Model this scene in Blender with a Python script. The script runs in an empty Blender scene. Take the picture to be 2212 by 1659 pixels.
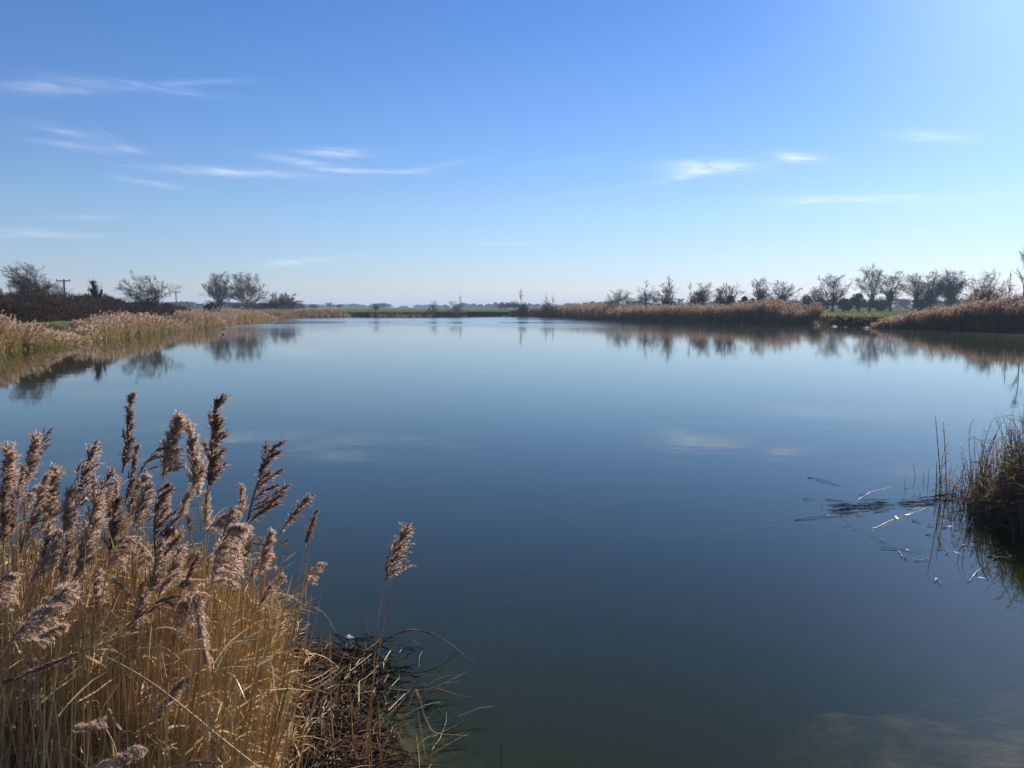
import bpy, math, random
import numpy as np
from mathutils import Vector, Matrix

rad = math.radians
D_ = bpy.data
SC = bpy.context.scene
COL = SC.collection
rng = np.random.default_rng(7)
random.seed(7)

# ------------------------------------------------------------------ camera, sky, sun, exposure
F = 1722.0                 # focal length in units of the 2212 px wide picture used for measuring
EYE = 2.5                  # eye height above the water
PITCH = rad(5.5)
cd = D_.cameras.new('camera')
cam = D_.objects.new('camera', cd)
COL.objects.link(cam)
cam.location = (0, 0, EYE)
cam.rotation_euler = (rad(90) - PITCH, 0, 0)
cd.sensor_width = 36
cd.lens = 36 * F / 2212
cd.clip_start = 0.05
cd.clip_end = 20000
SC.camera = cam

HAZE = 0.00032              # density of the winter air
SUN_AZ, SUN_EL = rad(36.5), rad(24)
w = D_.worlds.new('World')
SC.world = w
w.use_nodes = True
SC.view_settings.view_transform = 'Standard'
SC.view_settings.look = 'None'
SC.view_settings.exposure = 0.85
SC.view_settings.gamma = 1
SC.cycles.max_bounces = 8
SC.cycles.transparent_max_bounces = 12
SC.cycles.diffuse_bounces = 2
SC.cycles.caustics_reflective = False
SC.cycles.caustics_refractive = False
SC.cycles.sample_clamp_indirect = 4
SC.cycles.sample_clamp_direct = 12


def ray(px, py):
    x = (px - 1106) / F
    u = (829.5 - py) / F
    return np.array([x, math.cos(PITCH) + u * math.sin(PITCH), -math.sin(PITCH) + u * math.cos(PITCH)])


def at(px, py, Y):
    d = ray(px, py)
    return d * (Y / d[1]) + np.array([0, 0, EYE])


def wat(px, py, z=0.0):
    d = ray(px, py)
    return d * ((z - EYE) / d[2]) + np.array([0, 0, EYE])


def build_world():
    nt = w.node_tree
    nt.nodes.clear()
    N = nt.nodes.new
    L = nt.links.new
    out = N('ShaderNodeOutputWorld')
    bg = N('ShaderNodeBackground')
    bg.inputs[1].default_value = 0.0765
    sky = N('ShaderNodeTexSky')
    sky.sky_type = 'NISHITA'
    sky.sun_disc = False
    sky.sun_elevation = SUN_EL
    sky.sun_rotation = SUN_AZ
    sky.altitude = 0
    sky.air_density = 1.0
    sky.dust_density = 0.08
    sky.ozone_density = 4.0
    tint = N('ShaderNodeMix')
    tint.data_type = 'RGBA'
    tint.blend_type = 'MULTIPLY'
    tint.inputs[0].default_value = 1
    L(sky.outputs[0], tint.inputs[6])
    tc = N('ShaderNodeTexCoord')
    sx = N('ShaderNodeSeparateXYZ')
    L(tc.outputs['Generated'], sx.inputs[0])

    def M(op, a, b=None, c=None):
        n = N('ShaderNodeMath')
        n.operation = op
        for i, v in enumerate((a, b, c)):
            if v is None:
                continue
            if isinstance(v, (int, float)):
                n.inputs[i].default_value = v
            else:
                L(v, n.inputs[i])
        return n.outputs[0]
    az = M('ARCTAN2', sx.outputs[0], sx.outputs[1])
    el = M('ARCSINE', sx.outputs[2])
    # the camera's rendering of the sky colour, from the horizon upwards
    tm = N('ShaderNodeValToRGB')
    e = tm.color_ramp.elements
    e[0].position, e[0].color = 0.02, (.64, .65, .87, 1)
    e[1].position, e[1].color = 1.0, (.34, .58, .96, 1)
    for p_, c_ in ((.19, (.71, .75, .87)), (.36, (.60, .72, .93)), (.70, (.43, .66, .98))):
        x_ = e.new(p_)
        x_.color = (*c_, 1)
    L(M('DIVIDE', el, .6), tm.inputs[0])
    L(tm.outputs[0], tint.inputs[7])
    cv = N('ShaderNodeCombineXYZ')
    L(M('MULTIPLY', az, 22.0), cv.inputs[0])
    L(M('ADD', M('MULTIPLY', el, 190.0), M('MULTIPLY', az, 9.0)), cv.inputs[1])
    no = N('ShaderNodeTexNoise')
    no.inputs['Scale'].default_value = 1.0
    no.inputs['Detail'].default_value = 7
    no.inputs['Roughness'].default_value = 0.62
    no.inputs['Distortion'].default_value = 0.6
    L(cv.outputs[0], no.inputs['Vector'])
    wisps = [  # px, py, half width, half height, tilt, strength : thin cirrus streaks
        (110, 188, 80, 11, .10, .3), (290, 186, 130, 7, -.02, .2), (430, 178, 80, 5, .12, .2),
        (150, 286, 55, 7, -.12, .22), (165, 316, 58, 6, -.06, .26), (282, 323, 26, 5, -.1, .3),
        (238, 292, 34, 2, -.62, .1), (510, 373, 130, 7, .0, .5), (722, 330, 58, 8, .02, .55),
        (660, 352, 75, 7, -.12, .38), (800, 370, 95, 4, .0, .42), (940, 360, 70, 5, .18, .2),
        (1530, 360, 85, 12, -.03, .8), (1500, 376, 60, 7, .15, .7), (1722, 341, 38, 9, -.12, .75),
        (2010, 294, 55, 9, -.12, .5), (1850, 430, 150, 7, -.04, .4), (1720, 440, 60, 4, .1, .25),
        (1080, 527, 75, 3, .02, .25), (650, 565, 65, 6, .1, .4), (90, 508, 100, 5, .02, .25), (20, 497, 50, 5, 0, .3),
        (330, 396, 60, 6, -.1, .2), (1290, 412, 60, 4, .1, .15), (200, 470, 90, 4, .05, .18), (1240, 345, 90, 5, .1, .1)]
    tot = None
    for px, py, hw, hh, tilt, s in wisps:
        d = ray(px, py)
        d = d / np.linalg.norm(d)
        a0, e0 = math.atan2(d[0], d[1]), math.asin(d[2])
        da = M('SUBTRACT', az, a0)
        de = M('SUBTRACT', M('SUBTRACT', el, e0), M('MULTIPLY', da, tilt))
        u = M('MULTIPLY', da, F / hw)
        v = M('MULTIPLY', de, F / hh)
        r2 = M('ADD', M('MULTIPLY', u, u), M('MULTIPLY', v, v))
        g = M('MULTIPLY', M('EXPONENT', M('MULTIPLY', r2, -0.9)), s)
        tot = g if tot is None else M('ADD', tot, g)
    mr = N('ShaderNodeMapRange')
    mr.inputs[1].default_value = 0.28
    mr.inputs[2].default_value = 0.74
    L(no.outputs[0], mr.inputs[0])
    fac = M('MULTIPLY', tot, mr.outputs[0])
    fac = M('MINIMUM', fac, 0.85)
    mix = N('ShaderNodeMix')
    mix.data_type = 'RGBA'
    L(fac, mix.inputs[0])
    L(tint.outputs[2], mix.inputs[6])
    mix.inputs[7].default_value = (8.2, 8.5, 8.9, 1)
    dt = N('ShaderNodeVectorMath')
    dt.operation = 'DOT_PRODUCT'
    L(tc.outputs['Generated'], dt.inputs[0])
    dt.inputs[1].default_value = (math.sin(SUN_AZ) * math.cos(SUN_EL), math.cos(SUN_AZ) * math.cos(SUN_EL), math.sin(SUN_EL))
    ang = M('ARCCOSINE', M('MINIMUM', dt.outputs['Value'], 1.0))
    a_ = M('DIVIDE', ang, rad(11.5))
    au = M('EXPONENT', M('MULTIPLY', M('MULTIPLY', a_, a_), -1.0))
    ad = N('ShaderNodeMix')
    ad.data_type = 'RGBA'
    ad.blend_type = 'ADD'
    L(au, ad.inputs[0])
    L(mix.outputs[2], ad.inputs[6])
    ad.inputs[7].default_value = (2.6, 3.0, 4.6, 1)
    L(ad.outputs[2], bg.inputs[0])
    L(bg.outputs[0], out.inputs[0])


build_world()

ld = D_.lights.new('sun', 'SUN')
ld.energy = 5.0
ld.angle = rad(0.53)
ld.color = (1.0, 0.93, 0.82)
sun = D_.objects.new('sun', ld)
COL.objects.link(sun)
sv = Vector((math.sin(SUN_AZ) * math.cos(SUN_EL), math.cos(SUN_AZ) * math.cos(SUN_EL), math.sin(SUN_EL)))
sun.rotation_euler = sv.to_track_quat('Z', 'Y').to_euler()
sun.location = (40, 60, 60)

# ------------------------------------------------------------------ helpers


def nrm(a):
    return a / (np.linalg.norm(a, axis=-1, keepdims=True) + 1e-12)


class MB:
    """collects vertices and faces and links them as one mesh object"""

    def __init__(s):
        s.v, s.q, s.t, s.mq, s.mt, s.n = [], [], [], [], [], 0

    def add(s, v, q=None, t=None, mi=0):
        v = np.asarray(v, float).reshape(-1, 3)
        if q is not None and len(q):
            q = np.asarray(q, int).reshape(-1, 4)
            s.q.append(q + s.n)
            s.mq.append(np.full(len(q), mi))
        if t is not None and len(t):
            t = np.asarray(t, int).reshape(-1, 3)
            s.t.append(t + s.n)
            s.mt.append(np.full(len(t), mi))
        s.v.append(v)
        s.n += len(v)

    def mesh(s, name, mats, smooth=False):
        me = D_.meshes.new(name)
        v = np.concatenate(s.v)
        q = np.concatenate(s.q) if s.q else np.zeros((0, 4), int)
        t = np.concatenate(s.t) if s.t else np.zeros((0, 3), int)
        me.vertices.add(len(v))
        me.vertices.foreach_set('co', v.astype(np.float32).ravel())
        me.loops.add(q.size + t.size)
        me.loops.foreach_set('vertex_index', np.concatenate([q.ravel(), t.ravel()]).astype(np.int32))
        me.polygons.add(len(q) + len(t))
        st = np.concatenate([np.arange(len(q)) * 4, q.size + np.arange(len(t)) * 3])
        me.polygons.foreach_set('loop_start', st.astype(np.int32))
        mi = np.concatenate((s.mq or [np.zeros(0)]) + (s.mt or [np.zeros(0)]))
        me.polygons.foreach_set('material_index', mi.astype(np.int32))
        me.polygons.foreach_set('use_smooth', np.full(len(q) + len(t), bool(smooth)))
        for m in (mats if isinstance(mats, (list, tuple)) else [mats]):
            me.materials.append(m)
        me.update(calc_edges=True)
        return me

    def build(s, name, mats, parent=None, smooth=False):
        o = D_.objects.new(name, s.mesh(name, mats, smooth))
        COL.objects.link(o)
        if parent is not None:
            o.parent = parent
            if parent.type == 'EMPTY':
                o.matrix_parent_inverse = Matrix.Identity(4)
        return o


def tag(o, label, cat, group=None, kind=None):
    o['label'] = label
    o['category'] = cat
    if group:
        o['group'] = group
    if kind:
        o['kind'] = kind
    return o


def empty(name, loc):
    o = D_.objects.new(name, None)
    o.empty_display_size = 0.2
    o.location = tuple(loc)
    COL.objects.link(o)
    return o


def ribbons(mb, pts, wd, side, mi=0):
    """B ribbons of n points: pts (B,n,3), half widths (B,n), side (B,3)"""
    B, n, _ = pts.shape
    sd = side[:, None, :] * wd[:, :, None]
    v = np.stack([pts - sd, pts + sd], 2).reshape(-1, 3)
    b = np.arange(B)[:, None] * (2 * n)
    i = np.arange(n - 1)[None, :] * 2
    a = b + i
    q = np.stack([a, a + 1, a + 3, a + 2], -1).reshape(-1, 4)
    mb.add(v, q, mi=mi)


def tubes(mb, pts, r, k=4, mi=0, cap=False):
    pts = np.asarray(pts, float)
    B, n, _ = pts.shape
    tg = nrm(np.gradient(pts, axis=1))
    av = nrm(pts[:, -1] - pts[:, 0])
    ref = np.where(np.abs(av[:, 2:3]) > .7, np.array([[1., 0.13, 0]]), np.array([[0, 0.1, 1.]]))
    a = nrm(np.cross(tg, np.broadcast_to(ref[:, None, :], tg.shape)))
    c = np.cross(tg, a)
    an = np.arange(k) * 2 * math.pi / k
    v = pts[:, :, None, :] + r[:, :, None, None] * (a[:, :, None, :] * np.cos(an)[None, None, :, None] + c[:, :, None, :] * np.sin(an)[None, None, :, None])
    v = v.reshape(-1, 3)
    b = np.arange(B)[:, None, None] * (n * k)
    i = np.arange(n - 1)[None, :, None] * k
    j = np.arange(k)[None, None, :]
    j2 = (j + 1) % k
    q = np.stack([b + i + j, b + i + j2, b + i + k + j2, b + i + k + j], -1).reshape(-1, 4)
    mb.add(v, q, mi=mi)
    if cap and k == 4:
        for bb in range(B):
            mb.q[-1] = np.concatenate([mb.q[-1], (np.array([[0, 1, 2, 3], [n * k - 1, n * k - 2, n * k - 3, n * k - 4]]) + bb * n * k + mb.n - len(v))])
        mb.mq[-1] = np.full(len(mb.q[-1]), mi)


def quads(mb, c, size, g=rng, mi=0, flat=0.0):
    """leaf sized faces of random direction: c (B,3), size (B,)"""
    B = len(c)
    u = nrm(g.normal(size=(B, 3)))
    v = nrm(np.cross(u, g.normal(size=(B, 3))))
    s = size[:, None]
    p = np.stack([c - u * s, c + v * s * .55, c + u * s, c - v * s * .55], 1).reshape(-1, 3)
    mb.add(p, np.arange(B * 4).reshape(-1, 4), mi=mi)


def bez(p0, p1, p2, p3, n):
    t = np.linspace(0, 1, n)[:, None]
    return (1 - t)**3 * p0 + 3 * (1 - t)**2 * t * p1 + 3 * (1 - t) * t * t * p2 + t**3 * p3


# ------------------------------------------------------------------ materials
def new_mat(name):
    m = D_.materials.new(name)
    m.use_nodes = True
    m.node_tree.nodes.clear()
    return m, m.node_tree.nodes.new, m.node_tree.links.new


def leafy(name, c1, c2, transl=0.35, gloss=0.06, rough=0.45, c3=None):
    """thin plant matter: colour differs from piece to piece, light passes through"""
    m, N, L = new_mat(name)
    out = N('ShaderNodeOutputMaterial')
    geo = N('ShaderNodeNewGeometry')
    cr = N('ShaderNodeValToRGB')
    e = cr.color_ramp.elements
    e[0].color = (*c1, 1)
    e[1].color = (*c2, 1)
    if c3:
        x = e.new(.5)
        x.color = (*c3, 1)
    L(geo.outputs['Random Per Island'], cr.inputs[0])
    tc = N('ShaderNodeTexCoord')
    no = N('ShaderNodeTexNoise')
    no.inputs['Scale'].default_value = 9
    no.inputs['Detail'].default_value = 3
    L(tc.outputs['Object'], no.inputs['Vector'])
    mr = N('ShaderNodeMapRange')
    mr.inputs[1].default_value, mr.inputs[2].default_value = .3, .7
    mr.inputs[3].default_value, mr.inputs[4].default_value = .72, 1.25
    L(no.outputs[0], mr.inputs[0])
    hs = N('ShaderNodeHueSaturation')
    L(cr.outputs[0], hs.inputs['Color'])
    L(mr.outputs[0], hs.inputs['Value'])
    df, tr, gl = N('ShaderNodeBsdfDiffuse'), N('ShaderNodeBsdfTranslucent'), N('ShaderNodeBsdfGlossy')
    gl.inputs['Roughness'].default_value = rough
    gl.inputs['Color'].default_value = (.9, .9, .9, 1)
    L(hs.outputs[0], df.inputs[0])
    L(hs.outputs[0], tr.inputs[0])
    m1, m2 = N('ShaderNodeMixShader'), N('ShaderNodeMixShader')
    m1.inputs[0].default_value = transl
    m2.inputs[0].default_value = gloss
    L(df.outputs[0], m1.inputs[1])
    L(tr.outputs[0], m1.inputs[2])
    L(m1.outputs[0], m2.inputs[1])
    L(gl.outputs[0], m2.inputs[2])
    L(m2.outputs[0], out.inputs[0])
    return m


def solid(name, c1, c2, rough=.8, scale=6.0, spec=.3):
    m, N, L = new_mat(name)
    out, b = N('ShaderNodeOutputMaterial'), N('ShaderNodeBsdfPrincipled')
    tc, no, mx = N('ShaderNodeTexCoord'), N('ShaderNodeTexNoise'), N('ShaderNodeMix')
    no.inputs['Scale'].default_value = scale
    no.inputs['Detail'].default_value = 5
    mx.data_type = 'RGBA'
    mx.inputs[6].default_value = (*c1, 1)
    mx.inputs[7].default_value = (*c2, 1)
    L(tc.outputs['Object'], no.inputs['Vector'])
    L(no.outputs[0], mx.inputs[0])
    L(mx.outputs[2], b.inputs['Base Color'])
    b.inputs['Roughness'].default_value = rough
    b.inputs['Specular IOR Level'].default_value = spec
    L(b.outputs[0], out.inputs[0])
    return m


MT = dict(
    stem=leafy('reed_stem', (.70, .50, .25), (.36, .225, .10), .25, .03, .5, c3=(.58, .385, .17)),
    stem_dark=leafy('reed_stem_brown', (.22, .14, .075), (.09, .055, .03), .15, .04),
    leaf=leafy('dry_leaf', (.60, .44, .24), (.32, .21, .105), .42, .02, .55, c3=(.50, .345, .17)),
    leaf_green=leafy('green_leaf', (.13, .18, .045), (.24, .24, .07), .45, .06),
    fluff=leafy('reed_plume_pale', (.82, .64, .50), (.50, .36, .27), .55, .015, .6, c3=(.68, .51, .39)),
    plume_dark=leafy('reed_plume_dark', (.30, .18, .14), (.13, .075, .06), .4, .02, c3=(.22, .125, .10)),
    plume_mid=leafy('reed_plume_mauve', (.58, .40, .29), (.27, .17, .12), .5, .015, c3=(.43, .29, .21)),
    litter=leafy('reed_litter', (.030, .021, .012), (.125, .083, .047), .1, .015, .55, c3=(.04, .027, .016)),
    wet=leafy('wet_stalk', (.085, .062, .036), (.04, .03, .02), .05, .03, .35),
    pale_wet=leafy('pale_wet_stalk', (.34, .26, .15), (.2, .15, .085), .1, .08, .22),
    weed=leafy('drowned_stalk', (.13, .14, .06), (.05, .06, .03), .1, .025, .45),
    far_stalk=leafy('far_reed_stalk', (.48, .36, .19), (.20, .135, .065), .35, .01, c3=(.36, .255, .115)),
    far_green=leafy('far_reed_leaf', (.17, .19, .045), (.28, .24, .07), .35, .02),
    far_plume=leafy('far_reed_plume', (.62, .46, .35), (.36, .24, .17), .5, .02),
    red_stalk=leafy('far_reed_brown', (.44, .29, .15), (.14, .09, .05), .5, .005),
    hedge=leafy('hedge_twig', (.135, .08, .06), (.045, .032, .027), .15, .0, c3=(.085, .05, .04)),
    hedge_green=leafy('hedge_leaf', (.06, .055, .022), (.03, .03, .014), .3, .005),
    bark=solid('bark', (.10, .08, .06), (.05, .04, .032)),
    twig=leafy('twig', (.17, .13, .105), (.09, .068, .055), .1, .03),
    twig_pale=leafy('pale_twig', (.25, .19, .14), (.15, .11, .08), .15, .03),
    twig_red=leafy('red_twig', (.20, .105, .075), (.10, .055, .04), .15, .03),
    ivy=leafy('ivy_leaf', (.030, .042, .017), (.014, .022, .010), .2, .06),
    evergreen=leafy('evergreen_leaf', (.035, .05, .022), (.016, .026, .012), .2, .04),
    far_wood=leafy('far_wood', (.075, .065, .045), (.04, .042, .03), .2, .0),
    pole=solid('weathered_pole', (.12, .10, .085), (.07, .06, .05)),
    metal=solid('grey_insulator', (.2, .2, .2), (.12, .12, .12), .4),
    white=solid('white_paint', (.8, .8, .78), (.7, .7, .68), .6),
    slate=solid('slate', (.12, .11, .11), (.07, .07, .075)),
    stone=solid('pale_stone', (.55, .52, .47), (.33, .31, .28), .6, 12),
    feather=leafy('white_fluff', (.85, .85, .85), (.7, .7, .7), .3, .05),
    bird=solid('bird_black', (.02, .02, .022), (.01, .01, .01), .5),
    bill=solid('bird_bill', (.6, .55, .5), (.5, .45, .4), .4),
    glass=solid('window_glass', (.03, .035, .04), (.02, .02, .02), .1),
)

# ------------------------------------------------------------------ ground and water
shore_px = [(0, 757), (110, 749), (190, 739), (250, 729), (330, 720), (400, 711.5), (480, 704), (540, 697), (590, 691),
            (640, 687.2), (760, 684.6), (940, 683.4), (1095, 683.4), (1180, 685), (1270, 688), (1340, 692), (1420, 694),
            (1560, 696.5), (1700, 699), (1790, 703), (1890, 708), (2050, 713), (2212, 717)]
LAKE = [(-34, 30), (-33, 40)] + [tuple(wat(*p)[:2]) for p in shore_px] + [
    (60, 68), (58, 45), (40, 27), (16, 16), (8.5, 12), (6.4, 9.8), (5.6, 8), (5.1, 6.4), (4.4, 4.6), (2.6, 3.5), (1, 3.2), (-.1, 3.5),
    (-.72, 4.2), (-.92, 4.7), (-1.05, 5.1), (-1.5, 5.6), (-2.2, 6.5), (-4, 6.9), (-8, 7.6), (-18, 10), (-28, 18)]
LAKE = np.array(LAKE)


def sdf(P):
    """distance to the shore line, negative on the water side; P (n,2)"""
    d = np.full(len(P), 1e9)
    ins = np.zeros(len(P), bool)
    n = len(LAKE)
    for i in range(n):
        a, b = LAKE[i], LAKE[(i + 1) % n]
        e = b - a
        t = np.clip(((P - a) @ e) / (e @ e), 0, 1)
        d = np.minimum(d, np.linalg.norm(P - a - t[:, None] * e, axis=1))
        c = ((a[1] > P[:, 1]) != (b[1] > P[:, 1]))
        with np.errstate(divide='ignore', invalid='ignore'):
            xx = (b[0] - a[0]) * (P[:, 1] - a[1]) / (b[1] - a[1] + 1e-12) + a[0]
        ins ^= c & (P[:, 0] < xx)
    return np.where(ins, -d, d)


def lump(x, y, s):
    return (np.sin(x * s + 1.3) * np.cos(y * s * 1.17 + .4) + .5 * np.sin(x * s * 2.3 + y * s * 1.9) + .3 * np.sin(x * s * 4.1 - y * s * 3.7 + 2)) / 1.8


def sstep(a, b, x):
    t = np.clip((x - a) / (b - a), 0, 1)
    return t * t * (3 - 2 * t)


def height(x, y):
    x, y = np.atleast_1d(np.asarray(x, float)), np.atleast_1d(np.asarray(y, float))
    d = sdf(np.stack([x, y], 1))
    r = np.hypot(x, y)
    near = 1 - sstep(12, 20, r)
    # far banks: steep little earth bank, then level field
    wob = 1 + .25 * lump(x, y, .35)
    s0 = 2.4 - 2.4 * np.maximum(np.exp(-((np.arctan2(x, y) - .400) / .042)**2), sstep(150, 178, y) * .85)
    s0 = s0 * wob
    zf = .12 * sstep(-.1, .5, d) + 1.2 * sstep(s0 - .4, s0 + 1.1 + .55 * s0, d) + .05 * lump(x, y, .8) * sstep(1, 4, d)
    # near side: reed marsh just above the water, path bank where the camera stands
    zn = .05 + .02 * lump(x, y, 5) + .9 * (1 - sstep(.7, 2.5, y)) * sstep(0, .8, d)
    zn = zn * sstep(0, .35, d)
    land = zn * near + zf * (1 - near)
    steep = .9 - .70 * near * sstep(.5, 2.3, x - .2 * lump(x, y, 2.0)) * (1 - sstep(4.7, 8.2, y + .4 * lump(x + 3, y, 2.4)))
    bed = -np.minimum(1.7, steep * np.maximum(-d, 0) + .0) + .03 * lump(x, y, 3) * sstep(0, .6, -d)
    return np.where(d > 0, land, bed)


def gz(x, y):
    return float(height(x, y)[0])


def ground_mesh():
    rr = [0.4]
    while rr[-1] < 9000:
        rr.append(rr[-1] + (.7 if 66 < rr[-1] < 225 else rr[-1] * .016 + .01))
    rr = np.array(rr)
    th = np.concatenate([np.linspace(rad(-62), rad(62), 460), np.linspace(rad(62), rad(298), 60)[1:]])
    R, T = np.meshgrid(rr, th, indexing='ij')
    x, y = (R * np.sin(T)).ravel(), (R * np.cos(T)).ravel()
    z = height(x, y)
    nr, nth = R.shape
    v = np.stack([x, y, z], 1)
    a = np.arange(nr - 1)[:, None] * nth + np.arange(nth - 1)[None, :]
    q = np.stack([a, a + nth, a + nth + 1, a + 1], -1).reshape(-1, 4)
    mb = MB()
    mb.add(v, q)
    c = len(v)
    mb.add([[0, 0, gz(0, 0)]], None)
    mb.t.append(np.array([[c, i, i + 1] for i in range(nth - 1)]))
    mb.mt.append(np.zeros(nth - 1))
    m, N, L = new_mat('ground_soil_and_grass')
    out, b = N('ShaderNodeOutputMaterial'), N('ShaderNodeBsdfPrincipled')
    b.inputs['Roughness'].default_value = .9
    b.inputs['Specular IOR Level'].default_value = 0.0
    geo = N('ShaderNodeNewGeometry')
    sp = N('ShaderNodeSeparateXYZ')
    L(geo.outputs['Position'], sp.inputs[0])

    def noise(s, det=5):
        n = N('ShaderNodeTexNoise')
        n.inputs['Scale'].default_value = s
        n.inputs['Detail'].default_value = det
        L(geo.outputs['Position'], n.inputs['Vector'])
        return n.outputs[0]

    def mixc(f, a, bb):
        n = N('ShaderNodeMix')
        n.data_type = 'RGBA'
        L(f, n.inputs[0])
        for i, c in ((6, a), (7, bb)):
            if isinstance(c, tuple):
                n.inputs[i].default_value = (*c, 1)
            else:
                L(c, n.inputs[i])
        return n.outputs[2]

    def rng_(v, a, bb):
        n = N('ShaderNodeMapRange')
        n.inputs[1].default_value, n.inputs[2].default_value = a, bb
        L(v, n.inputs[0])
        return n.outputs[0]
    soil = mixc(rng_(noise(4), .35, .65), (.022, .017, .012), (.06, .045, .03))
    grass = mixc(rng_(noise(1.2), .35, .65), (.065, .095, .026), (.11, .15, .045))
    grass = mixc(rng_(noise(.02, 3), .64, .8), grass, (.15, .15, .06))
    bed = mixc(rng_(noise(4.5, 7), .44, .66), (.03, .03, .02), (.15, .115, .065))
    ad = N('ShaderNodeMath')
    ad.operation = 'MULTIPLY_ADD'
    L(noise(1.1), ad.inputs[0])
    ad.inputs[1].default_value = .5
    L(sp.outputs[2], ad.inputs[2])
    sn = N('ShaderNodeSeparateXYZ')
    L(geo.outputs['True Normal'], sn.inputs[0])
    gm = N('ShaderNodeMath')
    gm.operation = 'MULTIPLY'
    L(rng_(ad.outputs[0], .34, .6), gm.inputs[0])
    L(rng_(sn.outputs[2], .86, .97), gm.inputs[1])
    col = mixc(gm.outputs[0], soil, grass)
    col = mixc(rng_(sp.outputs[2], -.02, -.08), col, bed)
    L(col, b.inputs['Base Color'])
    bp = N('ShaderNodeBump')
    bp.inputs['Strength'].default_value = .6
    bp.inputs['Distance'].default_value = .08
    L(noise(7), bp.inputs['Height'])
    L(bp.outputs[0], b.inputs['Normal'])
    L(b.outputs[0], out.inputs[0])
    o = mb.build('ground', m, smooth=True)
    tag(o, 'flat green field and dark earth banks around the lake', 'ground', kind='structure')


ground_mesh()


def water_body():
    m, N, L = new_mat('lake_water')
    out = N('ShaderNodeOutputMaterial')
    geo = N('ShaderNodeNewGeometry')
    mp = N('ShaderNodeMapping')
    mp.inputs['Rotation'].default_value = (0, 0, rad(8))
    mp.inputs['Scale'].default_value = (.45, 1.0, 1)
    L(geo.outputs['Position'], mp.inputs[0])
    n1, n2, n3 = N('ShaderNodeTexNoise'), N('ShaderNodeTexNoise'), N('ShaderNodeTexNoise')
    n1.inputs['Scale'].default_value, n1.inputs['Detail'].default_value = 5.0, 3
    n2.inputs['Scale'].default_value, n2.inputs['Detail'].default_value = 1.1, 2
    n3.inputs['Scale'].default_value, n3.inputs['Detail'].default_value = .035, 3
    for n in (n1, n2, n3):
        L(mp.outputs[0], n.inputs['Vector'])
    b1, b2 = N('ShaderNodeBump'), N('ShaderNodeBump')
    b1.inputs['Strength'].default_value = 1
    b1.inputs['Distance'].default_value = .0006
    b2.inputs['Strength'].default_value = 1
    b2.inputs['Distance'].default_value = .0022
    L(n1.outputs[0], b1.inputs['Height'])
    L(n2.outputs[0], b2.inputs['Height'])
    L(b1.outputs[0], b2.inputs['Normal'])
    # ruffled patch of water near the far bank
    sp = N('ShaderNodeSeparateXYZ')
    L(geo.outputs['Position'], sp.inputs[0])
    ry = N('ShaderNodeMapRange')
    ry.inputs[1].default_value, ry.inputs[2].default_value = 8, 90
    ry.inputs[3].default_value, ry.inputs[4].default_value = 0.015, 0.06
    L(sp.outputs[1], ry.inputs[0])
    gl = N('ShaderNodeBsdfGlossy')
    gl.distribution = 'GGX'
    gl.inputs['Color'].default_value = (.96, 1, 1, 1)
    def MR(v, a, b_, c, d):
        n = N('ShaderNodeMapRange')
        n.interpolation_type = 'SMOOTHSTEP'
        for i_, q in enumerate((a, b_, c, d)):
            n.inputs[i_ + 1].default_value = q
        L(v, n.inputs[0])
        return n.outputs[0]

    def MM(op, a, b_):
        n = N('ShaderNodeMath')
        n.operation = op
        L(a, n.inputs[0])
        if isinstance(b_, (int, float)):
            n.inputs[1].default_value = b_
        else:
            L(b_, n.inputs[1])
        return n.outputs[0]
    # breeze on the far left part of the lake
    breeze = MM('MULTIPLY', MM('MULTIPLY', MR(sp.outputs[1], 70, 120, 0, 1), MR(sp.outputs[0], -5, 25, 1, 0)), MR(n3.outputs[0], .38, .55, 0, .13))
    L(MM('ADD', ry.outputs[0], breeze), gl.inputs['Roughness'])
    L(b2.outputs[0], gl.inputs['Normal'])
    tr = N('ShaderNodeBsdfTransparent')
    df = N('ShaderNodeBsdfDiffuse')
    df.inputs[0].default_value = (.060, .074, .006, 1)
    body = N('ShaderNodeMixShader')
    body.inputs[0].default_value = .30
    L(tr.outputs[0], body.inputs[1])
    L(df.outputs[0], body.inputs[2])
    fr = N('ShaderNodeFresnel')
    fr.inputs['IOR'].default_value = 1.3
    L(b2.outputs[0], fr.inputs['Normal'])
    mx = N('ShaderNodeMixShader')
    # seen from below the light of the sun still enters: little is lost at the surface
    side = N('ShaderNodeMix')
    L(geo.outputs['Backfacing'], side.inputs[0])
    L(fr.outputs[0], side.inputs[2])
    side.inputs[3].default_value = .12
    L(side.outputs[0], mx.inputs[0])
    L(body.outputs[0], mx.inputs[1])
    L(gl.outputs[0], mx.inputs[2])
    L(mx.outputs[0], out.inputs[0])
    va = N('ShaderNodeVolumeAbsorption')
    va.inputs['Color'].default_value = (.55, .55, .25, 1)
    va.inputs['Density'].default_value = 1.6
    L(va.outputs[0], out.inputs['Volume'])
    x0, x1, y0, y1, zb = -130, 170, .2, 300, -4
    mb = MB()
    v = [(x0, y0, 0), (x1, y0, 0), (x1, y1, 0), (x0, y1, 0), (x0, y0, zb), (x1, y0, zb), (x1, y1, zb), (x0, y1, zb)]
    mb.add(v, [(0, 1, 2, 3), (7, 6, 5, 4), (0, 4, 5, 1), (1, 5, 6, 2), (2, 6, 7, 3), (3, 7, 4, 0)])
    o = mb.build('water', m)
    tag(o, 'calm blue lake water mirroring the sky, dark green near the bank', 'lake', kind='structure')


water_body()

# ------------------------------------------------------------------ trees, bushes and hedges


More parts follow.
